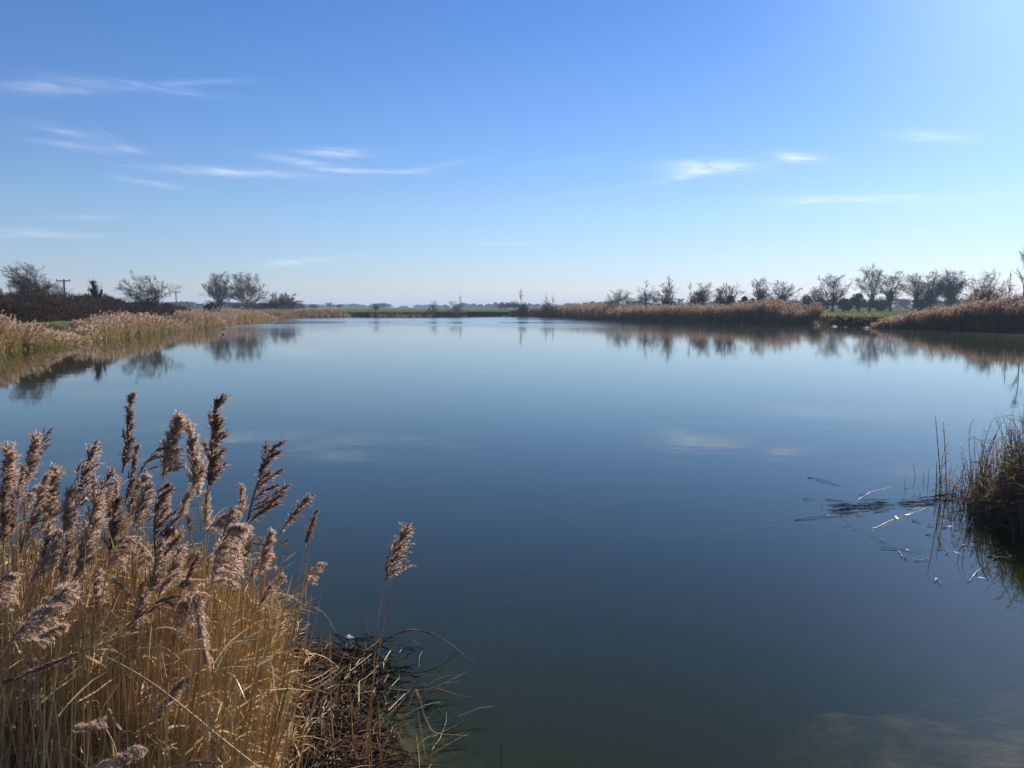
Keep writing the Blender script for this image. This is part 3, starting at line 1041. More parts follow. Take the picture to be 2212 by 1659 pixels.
def reed_bed(label, path, depth, hts, n, name='reed_bed', mats=('far_stalk', 'far_green', 'far_plume'), seed=0, green=.35, plume=.55, clumpy=.24, lean=(.12, 0), pl=.24):
    """path: (px, py) points of its water edge; grows from there up the bank"""
    g = np.random.default_rng(1500 + seed)
    P = np.array([wat(*p)[:2] for p in path])
    hts = np.interp(np.linspace(0, 1, 400), np.linspace(0, 1, len(hts)), hts)
    px = np.array([p[0] for p in path], float)
    t = g.uniform(0, 1, n)
    q = px[0] + (px[-1] - px[0]) * t
    bx, by = np.interp(q, px, P[:, 0]), np.interp(q, px, P[:, 1])
    away = nrm(np.stack([bx, by], 1)) if True else 0
    tang = np.stack([np.interp(q + 1, px, P[:, 0]) - np.interp(q - 1, px, P[:, 0]), np.interp(q + 1, px, P[:, 1]) - np.interp(q - 1, px, P[:, 1])], 1)
    nm = nrm(np.stack([-tang[:, 1], tang[:, 0]], 1))
    s = np.sign((nm * np.stack([bx * 0 + (1 if bx.mean() > 0 else -1), by * 0 + .6], 1)).sum(1))[:, None]
    nm = nm * s
    dp = (g.uniform(0, 1, n)**1.2 - .05 + .10 * lump(bx, by, .9) + .06 * lump(bx, by, 2.3)) * depth
    x, y = bx + nm[:, 0] * dp, by + nm[:, 1] * dp
    z = np.maximum(height(x, y), -.35) - .02
    L_ = hts[(t * 399).astype(int)] * (1.16 - .55 * g.uniform(0, 1, n)**.75) * (1 + clumpy * lump(x, y, 1.3) + clumpy * .7 * lump(x, y, 3.1))
    L_ = L_ * (.86 + .14 * np.clip((dp + .4 * depth) / (.5 * depth), 0, 1))
    thin = lump(x + 7, y, .8) + .6 * lump(x, y + 3, 2.1) + g.normal(0, .5, n) > -1.0
    x, y, z, L_, t, dp = (a_[thin] for a_ in (x, y, z, L_, t, dp))
    n = len(x)
    b = np.stack([x, y, z], 1)
    ln = np.stack([g.normal(lean[0], .15, n), g.normal(lean[1], .15, n), np.ones(n)], 1)
    c1 = b + ln * np.array([.3, .3, 1]) * (L_ * .55)[:, None]
    top = b + ln * L_[:, None]
    pts = np.stack([b, c1, top], 1)
    side = nrm(np.cross(top - b, g.normal(size=(n, 3))))
    d = np.hypot(x, y)
    wb = .006 + d * .00013
    m = MB()
    ribbons(m, pts, wb[:, None] * np.array([[1, .9, .45]]), side, 0)
    # leaves
    k = 2
    i = np.repeat(np.arange(n), k)
    u = g.uniform(.12, .85, n * k)
    p0 = b[i] + (top - b)[i] * u[:, None]
    a = g.uniform(0, 6.28, n * k)
    dr = np.stack([np.cos(a) * .55 + .15, np.sin(a) * .55, g.uniform(.3, 1.0, n * k)], 1)
    ll = g.uniform(.25, .5, n * k)[:, None]
    p1 = p0 + dr * ll * .6
    p2 = p1 + (dr * np.array([1, 1, .1]) - [0, 0, .15]) * ll * .5
    lp = np.stack([p0, p1, p2], 1)
    sd = nrm(np.cross(dr, g.normal(size=(n * k, 3))))
    wl = (.008 + d[i] * .00013)[:, None] * np.array([[.8, 1, .25]])
    gr = (g.uniform(0, 1, n * k) < green * np.clip(1.5 - 2.0 * u, 0, 1.5))
    ribbons(m, lp[~gr], wl[~gr], sd[~gr], 0)
    if gr.any():
        ribbons(m, lp[gr], wl[gr], sd[gr], 1)
    # plumes: a few crossed tapered blades each, drooping down wind
    rel = L_ / np.interp(t, np.linspace(0, 1, 400), hts)
    w_ = g.uniform(0, 1, n) < plume * sstep(.72, 1.05, rel)
    tp, nn = top[w_], int(w_.sum())
    for j in range(3):
        ax = nrm(np.stack([g.normal(.35, .25, nn), g.normal(0, .25, nn), np.ones(nn)], 1))
        hl = (pl * g.uniform(.7, 1.25, nn))[:, None]
        q0 = tp - ax * hl * .25
        pp = np.stack([q0, q0 + ax * hl * .4, q0 + ax * hl * .8 + [.03, 0, 0], q0 + ax * hl + [.07, 0, -.02]], 1)
        ribbons(m, pp, (.012 + d[w_] * .00022)[:, None] * np.array([[.5, 1.2, .9, .2]]), nrm(np.cross(ax, g.normal(size=(nn, 3)))), 2)
    o = m.build(name, [MT[a_] for a_ in mats])
    tag(o, label, 'reeds', kind='stuff')
    return o


BR = ('red_stalk', 'far_green', 'far_plume')
reed_bed('golden reed bed with pale plumes and green lower leaves at the left edge', [(-120, 785), (0, 759), (60, 754), (130, 748), (200, 739)], 2.4, [1.75, 1.8, 1.6, .85, .2], 7000, seed=1, green=1.3)
reed_bed('golden reed bed at the left bank beyond the patch of grass', [(185, 740), (215, 735), (270, 727.5), (330, 720.5), (405, 711.8)], 2.6, [.25, 1.25, 1.55, 1.4, .3], 7500, seed=2, green=1.0)
reed_bed('brown reed bed on the left bank before the low evergreen shrub', [(400, 712), (430, 709), (485, 704)], 3.2, [.3, 1.6, 1.7, .4], 4000, seed=3, green=.2)
reed_bed('pale topped reed bed below the two tall grey trees', [(480, 704.2), (520, 699), (600, 690.5)], 3.5, [.35, 1.65, 1.5, .3], 4000, seed=4, green=.15, plume=.8)
reed_bed('low russet reeds at the left corner of the lake', [(585, 691.5), (615, 688.6), (650, 687)], 4, [.5, .5, .4], 900, mats=BR, seed=5, plume=.3)
reed_bed('isolated brown reed bed on the far bank left of the reddish bush', [(640, 687.2), (700, 685.8), (757, 684.7)], 5, [.3, .75, .6], 2200, seed=6, plume=.5, green=.1)
reed_bed('thin low reeds along the middle of the far bank', [(800, 684.4), (830, 684.2), (870, 684), (940, 683.5), (1010, 683.5)], 3, [.9, .7, .4, .35, .5], 900, mats=BR, seed=7, plume=.3, green=.1)
reed_bed('brown reed bed around the tall sapling on the far bank', [(1085, 683.5), (1125, 684), (1180, 685), (1225, 686.5), (1275, 688.3)], 4.5, [.5, 1.1, 1.5, 1.8, 1.8], 4800, mats=BR, seed=8, plume=.5, green=.1)
reed_bed('dark reed bed in front of the round domed tree on the right bank', [(1262, 688), (1300, 690), (1345, 692.3)], 4, [1.8, 1.9, 2.0], 3000, mats=BR, seed=9, plume=.4, green=.1)
reed_bed('long dark reed bed with pale tops along the right bank', [(1335, 692), (1420, 694), (1500, 695.6), (1560, 696.6), (1650, 698), (1735, 700.5)], 4, [1.9, 2.2, 2.3, 2.2, 2.7, 1.2], 12000, mats=BR, seed=10, plume=.7, green=.1)
reed_bed('tall dark reed bed with glowing pale tops at the right edge', [(1880, 708), (1930, 710), (2050, 713.5), (2150, 716), (2330, 722)], 4, [.8, 2.0, 2.6, 2.8, 2.9], 14000, mats=BR, seed=11, plume=.75, green=.1)
reed_bed('sparse dead stems on the dark earth bank between the right reed beds', [(1730, 700.5), (1790, 703.3), (1890, 708.3)], 3, [.5, .3, .5], 700, mats=BR, seed=12, plume=.05, green=.5)


def stones():
    g = np.random.default_rng(5)
    for px, py, wid, lab in ((1767, 703.5, .5, 'small pale stone at the foot of the dark earth bank, leftmost of four'), (1801, 705.5, .9, 'largest flat pale stone at the foot of the dark earth bank'),
                             (1826, 706.5, .45, 'small pale stone between the large flat stone and the next reed bed'), (1870, 709, .8, 'flat pale stone beside the tall right reed bed')):
        p = wat(px, py)
        m = MB()
        nr, k = 5, 9
        an = np.arange(k) * 2 * math.pi / k
        V = []
        for i in range(nr):
            f = i / (nr - 1)
            r = wid * math.sin(math.pi * (.15 + .8 * f)) * (1 + .18 * g.normal(size=k)) * .5
            V += [(r[j] * math.cos(an[j]), r[j] * math.sin(an[j]) * .7, -.1 + .26 * f + g.normal() * .01) for j in range(k)]
        V.append((0, 0, .17))
        Q = [(i * k + j, i * k + (j + 1) % k, (i + 1) * k + (j + 1) % k, (i + 1) * k + j) for i in range(nr - 1) for j in range(k)]
        m.add(V, Q, [((nr - 1) * k + j, (nr - 1) * k + (j + 1) % k, nr * k) for j in range(k)])
        o = m.build('stone', MT['stone'])
        o.location = (p[0], p[1], 0)
        tag(o, lab, 'stone')


stones()


def water_bird(px, py, label, heading, s=1.0):
    p = wat(px, py)
    root = empty('water_bird', (p[0], p[1], -.03))
    root.rotation_euler = (0, 0, heading)
    tag(root, label, 'bird', 'birds swimming on the lake')
    sp = np.array([(-.21, 0, .11), (-.17, 0, .095), (-.10, 0, .075), (0, 0, .065), (.09, 0, .075), (.145, 0, .11), (.165, 0, .165), (.175, 0, .21), (.195, 0, .245), (.225, 0, .25), (.245, 0, .243)]) * s
    r = np.array([.008, .03, .065, .08, .068, .042, .027, .026, .034, .026, .006]) * s
    m = MB()
    tubes(m, sp[None], r[None], 10)
    m.build('body', MT['bird'], root, True)
    m = MB()
    tubes(m, np.array([[[.238, 0, .243], [.262, 0, .238], [.285, 0, .232]]]) * s, np.array([[.013, .010, .002]]) * s, 6)
    m.build('bill', MT['bill'], root, True)
    for sg in (-1, 1):
        m = MB()
        wp = np.array([[[.07, sg * .055, .09], [0, sg * .072, .10], [-.09, sg * .058, .105], [-.17, sg * .02, .115]]]) * s
        tubes(m, wp, np.array([[.012, .03, .024, .004]]) * s, 6)
        m.build('wing', MT['bird'], root, True)


water_bird(482, 723, 'black water bird on the lake off the brown reed bed, nearer of the pair', 2.6, .8)
water_bird(483, 711, 'black water bird behind the other one off the brown reed bed', .5, .8)
water_bird(538, 702, 'distant water bird swimming alone off the pale topped reeds', 1.0, .8)
# ------------------------------------------------------------------ near reeds: plumes, leaves, stems


def plume_mesh(kind, seed):
    """flower head one unit long along +z, side sprays swept towards +x"""
    g = np.random.default_rng(3000 + seed)
    P = {  # branches, outward angle, branch length, taper, spikelets, hairs, bend, one sidedness, droop, scatter
        'fluffy': (60, .38, .32, .58, 24, 3, .05, .5, .55, .34),
        'mauve': (46, .38, .33, .60, 24, 2, .05, .45, .5, .32),
        'dark': (13, .60, .42, .60, 70, 1, .10, .30, .10, .30),
        'narrow': (40, .22, .22, .52, 26, 1, .0, .55, .35, .30),
        'nod': (50, .50, .44, .50, 28, 3, .34, .35, 1.0, .36),
        'fan': (34, .46, .40, .62, 42, 1, .08, .30, .22, .26),
        'wisp': (9, .5, .38, .5, 50, 1, .20, .30, .35, .28),
    }[kind]
    nb, ang, bl, tp, ns, nh, bend, os_, droop, scat = P
    nz = 12
    zz = np.linspace(0, 1, nz)
    rach = np.stack([bend * zz**2.2, .015 * np.sin(zz * 4 + seed), zz * (1 - .12 * bend)], 1)
    m = MB()
    tubes(m, rach[None], np.linspace(.010, .003, nz)[None], 4)
    t = np.sort(g.uniform(.0, .90, nb))
    if kind == 'dark':
        t = np.linspace(.02, .9, nb) + g.normal(size=nb) * .015
        t = np.clip(t, 0, .93)
    base = np.stack([np.interp(t, zz, rach[:, i]) for i in range(3)], 1)
    az = g.normal(0, math.pi * os_, nb)
    a = np.clip(g.normal(ang, .13, nb), .05, 1.3)
    dr = np.stack([np.sin(a) * np.cos(az), np.sin(a) * np.sin(az), np.cos(a)], 1)
    L_ = bl * (1 - tp * t) * g.uniform(.65, 1.15, nb)
    n = 7
    br = np.zeros((nb, n, 3))
    br[:, 0] = base
    dd = dr.copy()
    for i in range(1, n):
        k = i / n
        dd = nrm(dd + np.array([.12 + bend * .3, 0, -.05 - .2 * bend - .08 * k]) * droop + g.normal(size=dd.shape) * .05)
        br[:, i] = br[:, i - 1] + dd * (L_ / (n - 1))[:, None]
    tubes(m, br, np.linspace(.004, .0015, n)[None] * np.ones((nb, 1)), 3)
    # spikelets
    p, d, _, tt = along(br, ns, .06, 1.0, g)
    N_ = len(p)
    d = nrm(d + g.normal(size=(N_, 3)) * scat)
    sl = .055 * g.uniform(.6, 1.25, N_) * (1.15 if kind in ('dark', 'wisp') else 1)
    w0 = .0066 if kind in ('dark', 'narrow', 'wisp') else .0056
    pts = np.stack([p, p + d * (sl * .5)[:, None], p + d * sl[:, None] + g.normal(size=(N_, 3)) * .006], 1)
    ribbons(m, pts, np.full((N_, 1), w0) * np.array([[.5, 1, .15]]), nrm(np.cross(d, g.normal(size=(N_, 3)))))
    if nh:
        p = np.repeat(p, nh, 0)
        d = nrm(np.repeat(d, nh, 0) + g.normal(size=(N_ * nh, 3)) * .42 + [.12, 0, .05])
        sl = .07 * g.uniform(.5, 1.3, N_ * nh)
        pts = np.stack([p, p + d * (sl * .55)[:, None], p + d * sl[:, None] - [0, 0, .006]], 1)
        ribbons(m, pts, np.full((N_ * nh, 1), .0034) * np.array([[.8, 1, .3]]), nrm(np.cross(d, g.normal(size=d.shape))), 1)
    mat = {'fluffy': ('plume_mid', 'fluff'), 'mauve': ('plume_mid', 'fluff'), 'dark': ('plume_dark', 'plume_mid'), 'narrow': ('plume_dark', 'plume_mid'),
           'nod': ('plume_mid', 'fluff'), 'fan': ('plume_dark', 'fluff'), 'wisp': ('plume_dark', 'plume_mid')}[kind]
    return m.mesh('plume', [MT[mat[0]], MT[mat[1]]])


PLUMES = {k: [plume_mesh(k, 10 * i + j) for j in range(n)] for i, (k, n) in enumerate(
    [('fluffy', 4), ('mauve', 4), ('dark', 3), ('narrow', 3), ('nod', 3), ('wisp', 2), ('fan', 3)])}


def leaf_mesh(seed, mat, droop, up):
    g = np.random.default_rng(4000 + seed)
    n = 9
    t = np.linspace(0, 1, n)
    z = up * t - droop * t**2.4
    x = np.sqrt(np.clip(1 - up * .4, .2, 1)) * t * .9 - .12 * droop * t**3
    y = .05 * np.sin(t * 4 + seed) * t
    pts = np.stack([x, y, z], 1)
    wd = .026 * np.minimum(1, t * 6 + .35) * (1 - t**2.2) + .001
    tw = g.uniform(-.9, .9) * t * 1.6 + g.uniform(-.4, .4)
    tg = nrm(np.gradient(pts, axis=0))
    s0 = nrm(np.cross(tg, np.array([0, 0, 1.])))
    s1 = np.cross(s0, tg)
    sd = s0 * np.cos(tw)[:, None] + s1 * np.sin(tw)[:, None]
    keel = np.cross(tg, sd) * (wd * .35)[:, None]
    v = np.stack([pts - sd * wd[:, None], pts - keel, pts + sd * wd[:, None]], 1).reshape(-1, 3)
    q = [(i * 3 + j, i * 3 + j + 1, i * 3 + j + 4, i * 3 + j + 3) for i in range(n - 1) for j in range(2)]
    m = MB()
    m.add(v, q)
    return m.mesh('leaf', MT[mat])


LEAVES = [leaf_mesh(i, 'leaf', [.25, .7, 1.1, .5, .15, .9][i % 6], [.8, .9, .55, .35, 1.2, .7][i % 6]) for i in range(9)]
GREENS = [leaf_mesh(20 + i, 'leaf_green', [.2, .5, .35][i], [1.1, .8, 1.3][i]) for i in range(3)]


def frame(z, x):
    z = Vector(z).normalized()
    y = z.cross(Vector(x)).normalized()
    x = y.cross(z)
    return Matrix((x, y, z)).transposed().to_4x4()


def child(root, name, me, M):
    o = D_.objects.new(name, me)
    COL.objects.link(o)
    o.parent = root
    o.matrix_local = M
    return o


def make_reed(base, path, head, label, group=None, kind='fluffy', hl=.3, hdir=None, sweep=(1, 0, 0), nleaf=3, r=.0032, g=rng, mat='stem', green=.12, fat=1.0, name='reed'):
    """one reed: stem along path (world points), plume at its tip, leaves at its joints"""
    base = np.asarray(base, float)
    root = empty(name, base)
    tag(root, label, 'reed', group)
    P = np.asarray(path, float) - base
    n = len(P)
    m = MB()
    tubes(m, P[None], np.linspace(1.15, .45, n)[None] * r, 6)
    L = np.concatenate([[0], np.cumsum(np.linalg.norm(np.diff(P, axis=0), axis=1))])
    # joints with a sheath
    for s in np.arange(.18, L[-1] * .93, .19):
        q = np.stack([[np.interp(s + e, L, P[:, i]) for i in range(3)] for e in (-.012, 0, .015, .10)])
        rr = r * (1.15 - .7 * s / L[-1])
        tubes(m, q[None], np.array([[rr * 1.0, rr * 1.45, rr * 1.3, rr * 1.03]]), 6)
    m.build('stem', MT[mat], root, True)
    if head:
        hd = P[-1] - P[-2] if hdir is None else np.asarray(hdir, float)
        me = PLUMES[kind][int(g.integers(len(PLUMES[kind])))]
        M = Matrix.Translation(Vector(P[-1] - nrm(hd) * .01)) @ frame(hd, sweep) @ Matrix.Diagonal((hl * fat * 1.2, hl * fat * 1.2, hl * 1.04, 1))
        child(root, 'plume', me, M)
    for i in range(nleaf):
        s = L[-1] * g.uniform(.28, .9)
        p = np.array([np.interp(s, L, P[:, k]) for k in range(3)])
        az = g.normal(0, 1.1) if g.uniform() < .75 else g.uniform(0, 6.28)
        me = GREENS[int(g.integers(3))] if g.uniform() < green else LEAVES[int(g.integers(len(LEAVES)))]
        sc = g.uniform(.10, .24)
        child(root, 'leaf', me, Matrix.Translation(Vector(p)) @ Matrix.Rotation(az, 4, 'Z') @ Matrix.Rotation(g.normal(0, .25), 4, 'X') @ Matrix.Scale(sc, 4))
    return root


def hero(tip, hb, dist, kind, botx, label, sweep=1, nleaf=2, fat=1.0, ctrl=None, r=.0032, bulge=.0, group=None, mat='stem', green=.12, boty=1640):
    """tip and hb: where the plume ends and starts; botx: where the stem passes the lower edge"""
    g = np.random.default_rng(abs(hash((tip, hb))) % 2**31) if False else np.random.default_rng(int(tip[0] * 7 + tip[1] * 13))
    T, Hb = at(*tip, dist), at(*hb, dist)
    T[1] += g.normal() * .03
    B = at(botx, boty, dist)
    dv = B - Hb
    if ctrl is None:
        zt = gz(B[0], dist)
        k = (Hb[2] - zt) / max(Hb[2] - B[2], .05)
        base = Hb + dv * k
        base[2] = max(gz(base[0], base[1]), -.3) - .04
        ax = nrm(T - Hb)
        h = Hb[2] - base[2]
        path = bez(base, base + (Hb - base) * .4 + [g.normal() * .02, g.normal() * .02, 0], Hb - ax * h * .28, Hb, 16)
    else:
        pts = [B] + [at(*c, dist) for c in ctrl] + [Hb]
        zt = gz(B[0], dist)
        d0 = nrm(pts[0] - pts[1])
        d0 = d0 / max(-d0[2], .25)
        base = pts[0] + d0 * (pts[0][2] - zt)
        base[2] = zt - .03
        pts = np.array([base] + pts)
        t = np.concatenate([[0], np.cumsum(np.linalg.norm(np.diff(pts, axis=0), axis=1))])
        u = np.linspace(0, t[-1], 40)
        path = np.stack([np.interp(u, t, pts[:, i]) for i in range(3)], 1)
        for _ in range(14):
            path[1:-1] = .25 * path[:-2] + .5 * path[1:-1] + .25 * path[2:]
    hl = np.linalg.norm(T - Hb) * 1.04
    return make_reed(path[0], path, True, label, group, kind, hl, T - Hb, (sweep, g.normal() * .5, .1), nleaf, r, g, mat, green, fat)


def Z5(x, y):
    return (x * .3, 840.5 + y * .3)


def Z6(x, y):
    return (x * .3, 1216.5 + y * .3)


def Z7(x, y):
    return (516 + x * .3556, 1069 + y * .3556)


HEROES = [
    # tip, head base, distance, kind, x at the lower edge, label, sweep, width
    (Z5(920, 70), Z5(878, 590), 3.6, 'narrow', 262, 'tallest thin reed with a narrow dark spire at the upper left of the near bed', 1, 1.0),
    (Z5(1235, 195), Z5(1178, 640), 3.4, 'fluffy', 345, 'tall reed with the biggest pale fluffy plume between two dark spires', 1, 1.05),
    (Z5(1545, 95), Z5(1498, 740), 3.4, 'narrow', 432, 'tall reed with a long dark pointed plume right of the biggest pale plume', 1, 1.25),
    (Z5(1370, 275), Z5(1425, 780), 3.5, 'fluffy', 418, 'reed with a slender pale plume just left of the long dark pointed plume', 1, .7),
    (Z5(1885, 410), Z5(1775, 980), 3.2, 'dark', 440, 'reed with dark spread fingers leaning right at the edge of the near bed', 1, 1.1),
    (Z5(2158, 785), Z5(2025, 1030), 3.6, 'fan', 596, 'thin reed with a small grey plume leaning right over open water', 1, .95),
    (Z5(215, 335), Z5(150, 700), 3.3, 'fluffy', 30, 'reed with a tall rounded mauve plume near the left edge', 1, .9),
    (Z5(340, 285), Z5(250, 510), 3.5, 'dark', 60, 'reed with a small dark forked plume beside the tall rounded mauve plume', 1, .8),
    (Z5(100, 400), Z5(5, 820), 3.0, 'fluffy', -20, 'reed with a broad mauve plume cut by the left edge', 1, .95),
    (Z5(362, 560), Z5(330, 960), 3.2, 'fluffy', 92, 'reed with a puffy pale plume right of the broad ones at the left', 1, .95),
    (Z5(300, 610), Z5(225, 920), 3.1, 'mauve', 62, 'reed with a puffy pinkish plume in the cluster at the left', 1, .9),
    (Z5(585, 400), Z5(540, 870), 3.3, 'fan', 140, 'reed with a wide brown and tan plume standing alone left of the tallest spire', 1, .95),
    (Z5(695, 620), Z5(662, 830), 3.9, 'fluffy', 178, 'reed with a small pale plume behind, right of the wide brown and tan one', 1, .9),
    (Z5(1160, 312), Z5(1000, 620), 3.4, 'wisp', 268, 'reed with a few thin dark fingers bent right, left of the biggest pale plume', 1, 1.0),
    (Z5(1003, 630), Z5(985, 1000), 3.2, 'fan', 290, 'reed with a shaggy brown plume below the thin dark fingers', 1, .9),
    (Z5(845, 655), Z5(790, 940), 3.5, 'fluffy', 225, 'reed with a pale tan plume behind the dark brown one', -1, .8),
    (Z5(860, 735), Z5(788, 1200), 3.0, 'narrow', 228, 'reed with a long dark brown plume below the tallest spire', 1, 1.2),
    (Z5(1105, 705), Z5(1125, 1260), 2.8, 'dark', 318, 'reed with the darkest plume, spread like a hand, in the middle of the near bed', 1, 1.0),
    (Z5(1590, 860), Z5(1530, 1400), 2.7, 'nod', 435, 'reed with a large grey shaggy plume in front of the dark fingers', 1, .8),
    (Z5(1640, 820), Z5(1500, 1010), 3.2, 'nod', 448, 'reed with a small plume nodding right above the large grey shaggy one', 1, 1.0),
    (Z5(1738, 685), Z5(1728, 900), 3.7, 'fluffy', 512, 'reed with a small pale plume just left of the dark spread fingers', 1, .9),
    (Z5(1310, 855), Z5(1372, 1040), 3.6, 'fluffy', 410, 'reed with a small pale curved plume between the stems in the middle', 1, .7),
    (Z5(2040, 1115), Z5(1765, 1100), 3.2, 'wisp', 470, 'reed with a dark drooping plume pointing right at the edge of the near bed', 1, .8),
    (Z5(1915, 1120), Z5(1908, 1240), 3.9, 'fluffy', 560, 'thin reed with a tiny tan tuft at the right edge of the near bed', 1, 1.1),
    (Z5(175, 540), Z5(130, 800), 3.0, 'fan', 38, 'reed with a dark mauve plume below the tall rounded one', 1, .9),
    (Z5(345, 870), Z5(290, 1020), 2.9, 'mauve', 80, 'reed with a small brown plume under the puffy pale one', 1, 1.0),
    (Z5(285, 1150), Z5(225, 1390), 2.8, 'mauve', 66, 'reed with a low mauve plume above the windswept one', 1, 1.0),
    (Z5(505, 1220), Z5(430, 1400), 2.8, 'nod', 128, 'reed with a low grey plume right of the low mauve one', 1, .8),
    (Z5(1500, 730), Z5(1478, 1010), 3.7, 'fluffy', 455, 'reed with a pale plume behind the long dark pointed one', 1, .7),
    (Z5(1785, 1010), Z5(1742, 1230), 3.4, 'fluffy', 500, 'reed with a pale tuft below the dark spread fingers', 1, .9),
    (Z6(380, 150), Z6(70, 560), 2.2, 'nod', 10, 'large windswept plume leaning right at the left of the near bed', 1, .8),
    (Z6(480, 430), Z6(215, 560), 2.3, 'fluffy', 80, 'pale fluffy plume swept right below the large windswept one', 1, .9),
    (Z6(1290, 130), Z6(945, 430), 2.5, 'wisp', 285, 'dark streaky plume leaning right in the middle of the near bed', 1, .9),
    (Z6(1520, 700), Z6(1400, 260), 2.6, 'fluffy', 470, 'grey fluffy plume hanging down beside a thick slanting stem', 1, .55),
    (Z6(215, 680), Z6(240, 1070), 2.5, 'fluffy', 110, 'grey upright plume on a stem that curves away low at the left', 1, .55),
    (Z6(1310, 820), Z6(1110, 1090), 2.5, 'fluffy', 300, 'fluffy pinkish plume low in the middle of the near bed', 1, .9),
    (Z6(800, 80), Z6(950, 240), 2.7, 'mauve', 300, 'small plume tilted to the left in the middle of the near bed', -1, .8),
    (Z6(500, 1270), Z6(760, 1190), 2.1, 'nod', 236, 'dark plume nodding left near the lower edge', -1, .55),
    (Z6(960, 1290), Z6(670, 1460), 2.1, 'nod', 190, 'dark shaggy plume nodding right near the lower edge', 1, .7),
    (Z7(985, 175), Z7(895, 510), 4.0, 'fan', 788, 'lone reed with a feathery plume standing clear of the bed over dark water', 1, 1.1),
]
for i, (tip, hb, dist, kind, bx, lab, sw, fat) in enumerate(HEROES):
    kw = {}
    if 'hanging down' in lab:
        kw = dict(ctrl=[(452, 1420), (425, 1280)], boty=1640)
    if 'curves away low' in lab:
        kw = dict(ctrl=[(98, 1605), (78, 1560)], boty=1625)
    if 'pointing right' in lab:
        kw = dict(ctrl=[(492, 1400), (515, 1200)], boty=1640)
    if 'nodding left near' in lab:
        kw = dict(ctrl=[(300, 1640), (270, 1588)], boty=1700)
    hero(tip, hb, dist, kind, bx, lab, sw, 0 if 'lone' in lab else 2, fat, group='plumed reeds of the near bed', r=.0036 if dist < 3.3 else .0032, **kw)

# stems that arch over
hero(Z6(-40, 890), Z6(640, 620), 2.3, 'narrow', 560, 'long stem arching over to the left with its dark plume hanging down', -1, 0, .35, ctrl=[(440, 1570), (330, 1462), (285, 1424), (245, 1405)], boty=1659,
     group='plumed reeds of the near bed')
hero(Z6(1650, 1440), Z6(1330, 1430), 2.1, 'narrow', 350, 'short dark plume arching over at the lower edge of the near bed', 1, 0, .5, ctrl=[(380, 1640)], boty=1670, group='plumed reeds of the near bed')


def plain(pts, dist, label, r=.003, mat='stem', nleaf=0, group=None, seed=0, name='bare_reed'):
    """a bare stem through picture points, rooted in the ground under the last one"""
    g = np.random.default_rng(6000 + seed)
    P = np.array([at(x, y, dist) for x, y in pts][::-1])
    d0 = P[0] - P[1]
    z0 = max(gz(P[0][0], dist), -.4)
    if P[0][2] > z0 + .02:
        b = P[0] + d0 / max(-d0[2], .05) * (P[0][2] - z0)
        b[0] = np.clip(b[0], P[0][0] - .4, P[0][0] + .4)
        b[2] = z0 - .03
        P = np.vstack([b, P])
    t = np.concatenate([[0], np.cumsum(np.linalg.norm(np.diff(P, axis=0), axis=1))])
    u = np.linspace(0, t[-1], 24)
    path = np.stack([np.interp(u, t, P[:, i]) for i in range(3)], 1)
    for _ in range(3):
        path[1:-1] = .25 * path[:-2] + .5 * path[1:-1] + .25 * path[2:]
    return make_reed(path[0], path, False, label, group, nleaf=nleaf, r=r, g=g, mat=mat, name=name)


GB = 'bare stems at the edge of the near bed'
plain([Z7(925, 515), Z7(880, 820), Z7(840, 1000), Z7(800, 1230), Z7(760, 1659)], 4.05, 'slanting bare stem close behind the lone feathery reed', .0036, group=GB, seed=1)
plain([Z7(205, 500), Z7(240, 900), Z7(270, 1400)], 4.4, 'bare stem rising beside the small tan tuft', .003, group=GB, seed=2)
plain([Z7(555, 850), Z7(558, 1300), Z7(585, 1659)], 4.2, 'tall upright bare stem in the dark litter', .0034, group=GB, seed=3)
plain([Z7(848, 1255), Z7(858, 1500), Z7(862, 1659)], 4.1, 'short upright bare stem right of the lone feathery reed', .0034, group=GB, seed=4)
plain([Z7(500, 1330), Z7(505, 1659)], 4.2, 'short upright stump of stem left of the tall one in the litter', .0032, group=GB, seed=5)
plain([Z7(675, 1180), Z7(690, 1450), Z7(705, 1659)], 4.2, 'thin upright stem behind the lone feathery reed in the litter', .0028, group=GB, seed=6)
plain([Z7(165, 420), Z7(130, 500), Z7(110, 800), Z7(120, 1200)], 4.4, 'bare stem curving up under the tiny tan tuft', .003, group=GB, seed=7)
plain([Z7(230, 340), Z7(190, 500), Z7(130, 720), Z7(60, 1000)], 4.3, 'slanting bare stem crossing behind the tiny tan tuft', .0028, group=GB, seed=8)
plain([Z7(20, 370), Z7(20, 700), Z7(60, 1100)], 4.3, 'straight bare stem at the right edge of the crowded bed', .003, group=GB, seed=9)
plain([Z7(150, 1180), Z7(230, 1380), Z7(310, 1659)], 3.6, 'bare stem slanting down right across the dark litter', .0038, group=GB, seed=10)
plain([Z7(330, 960), Z7(320, 1150), Z7(230, 1500), Z7(210, 1659)], 4.0, 'bent bare stem at the left of the dark litter', .003, group=GB, seed=11)
plain([Z7(590, 840), Z7(545, 740), Z7(455, 648), Z7(310, 730), Z7(180, 705)], 4.9, 'broken stem bent over the water with pale drooping leaf ends', .0035, nleaf=2, group=GB, seed=12)
plain([Z7(1445, 1035), Z7(1290, 910), Z7(1190, 835), Z7(1080, 815), Z7(980, 820), Z7(880, 880)], 5.6, 'stem bent over at the right of the litter, its tip pointing down to the water', .005, 'stem_dark', group=GB, seed=13)
plain([Z7(1435, 1235), Z7(1330, 1230), Z7(1260, 1190), Z7(1120, 1165), Z7(1085, 1130)], 4.7, 'brown curled stem lying at the right of the litter', .006, 'stem_dark', group=GB, seed=14)
plain([Z7(1350, 1095), Z7(1295, 1085), Z7(1330, 1120), Z7(1180, 1210), Z7(1000, 1390)], 4.9, 'thin hooked stem over the water right of the litter', .003, group=GB, seed=15)
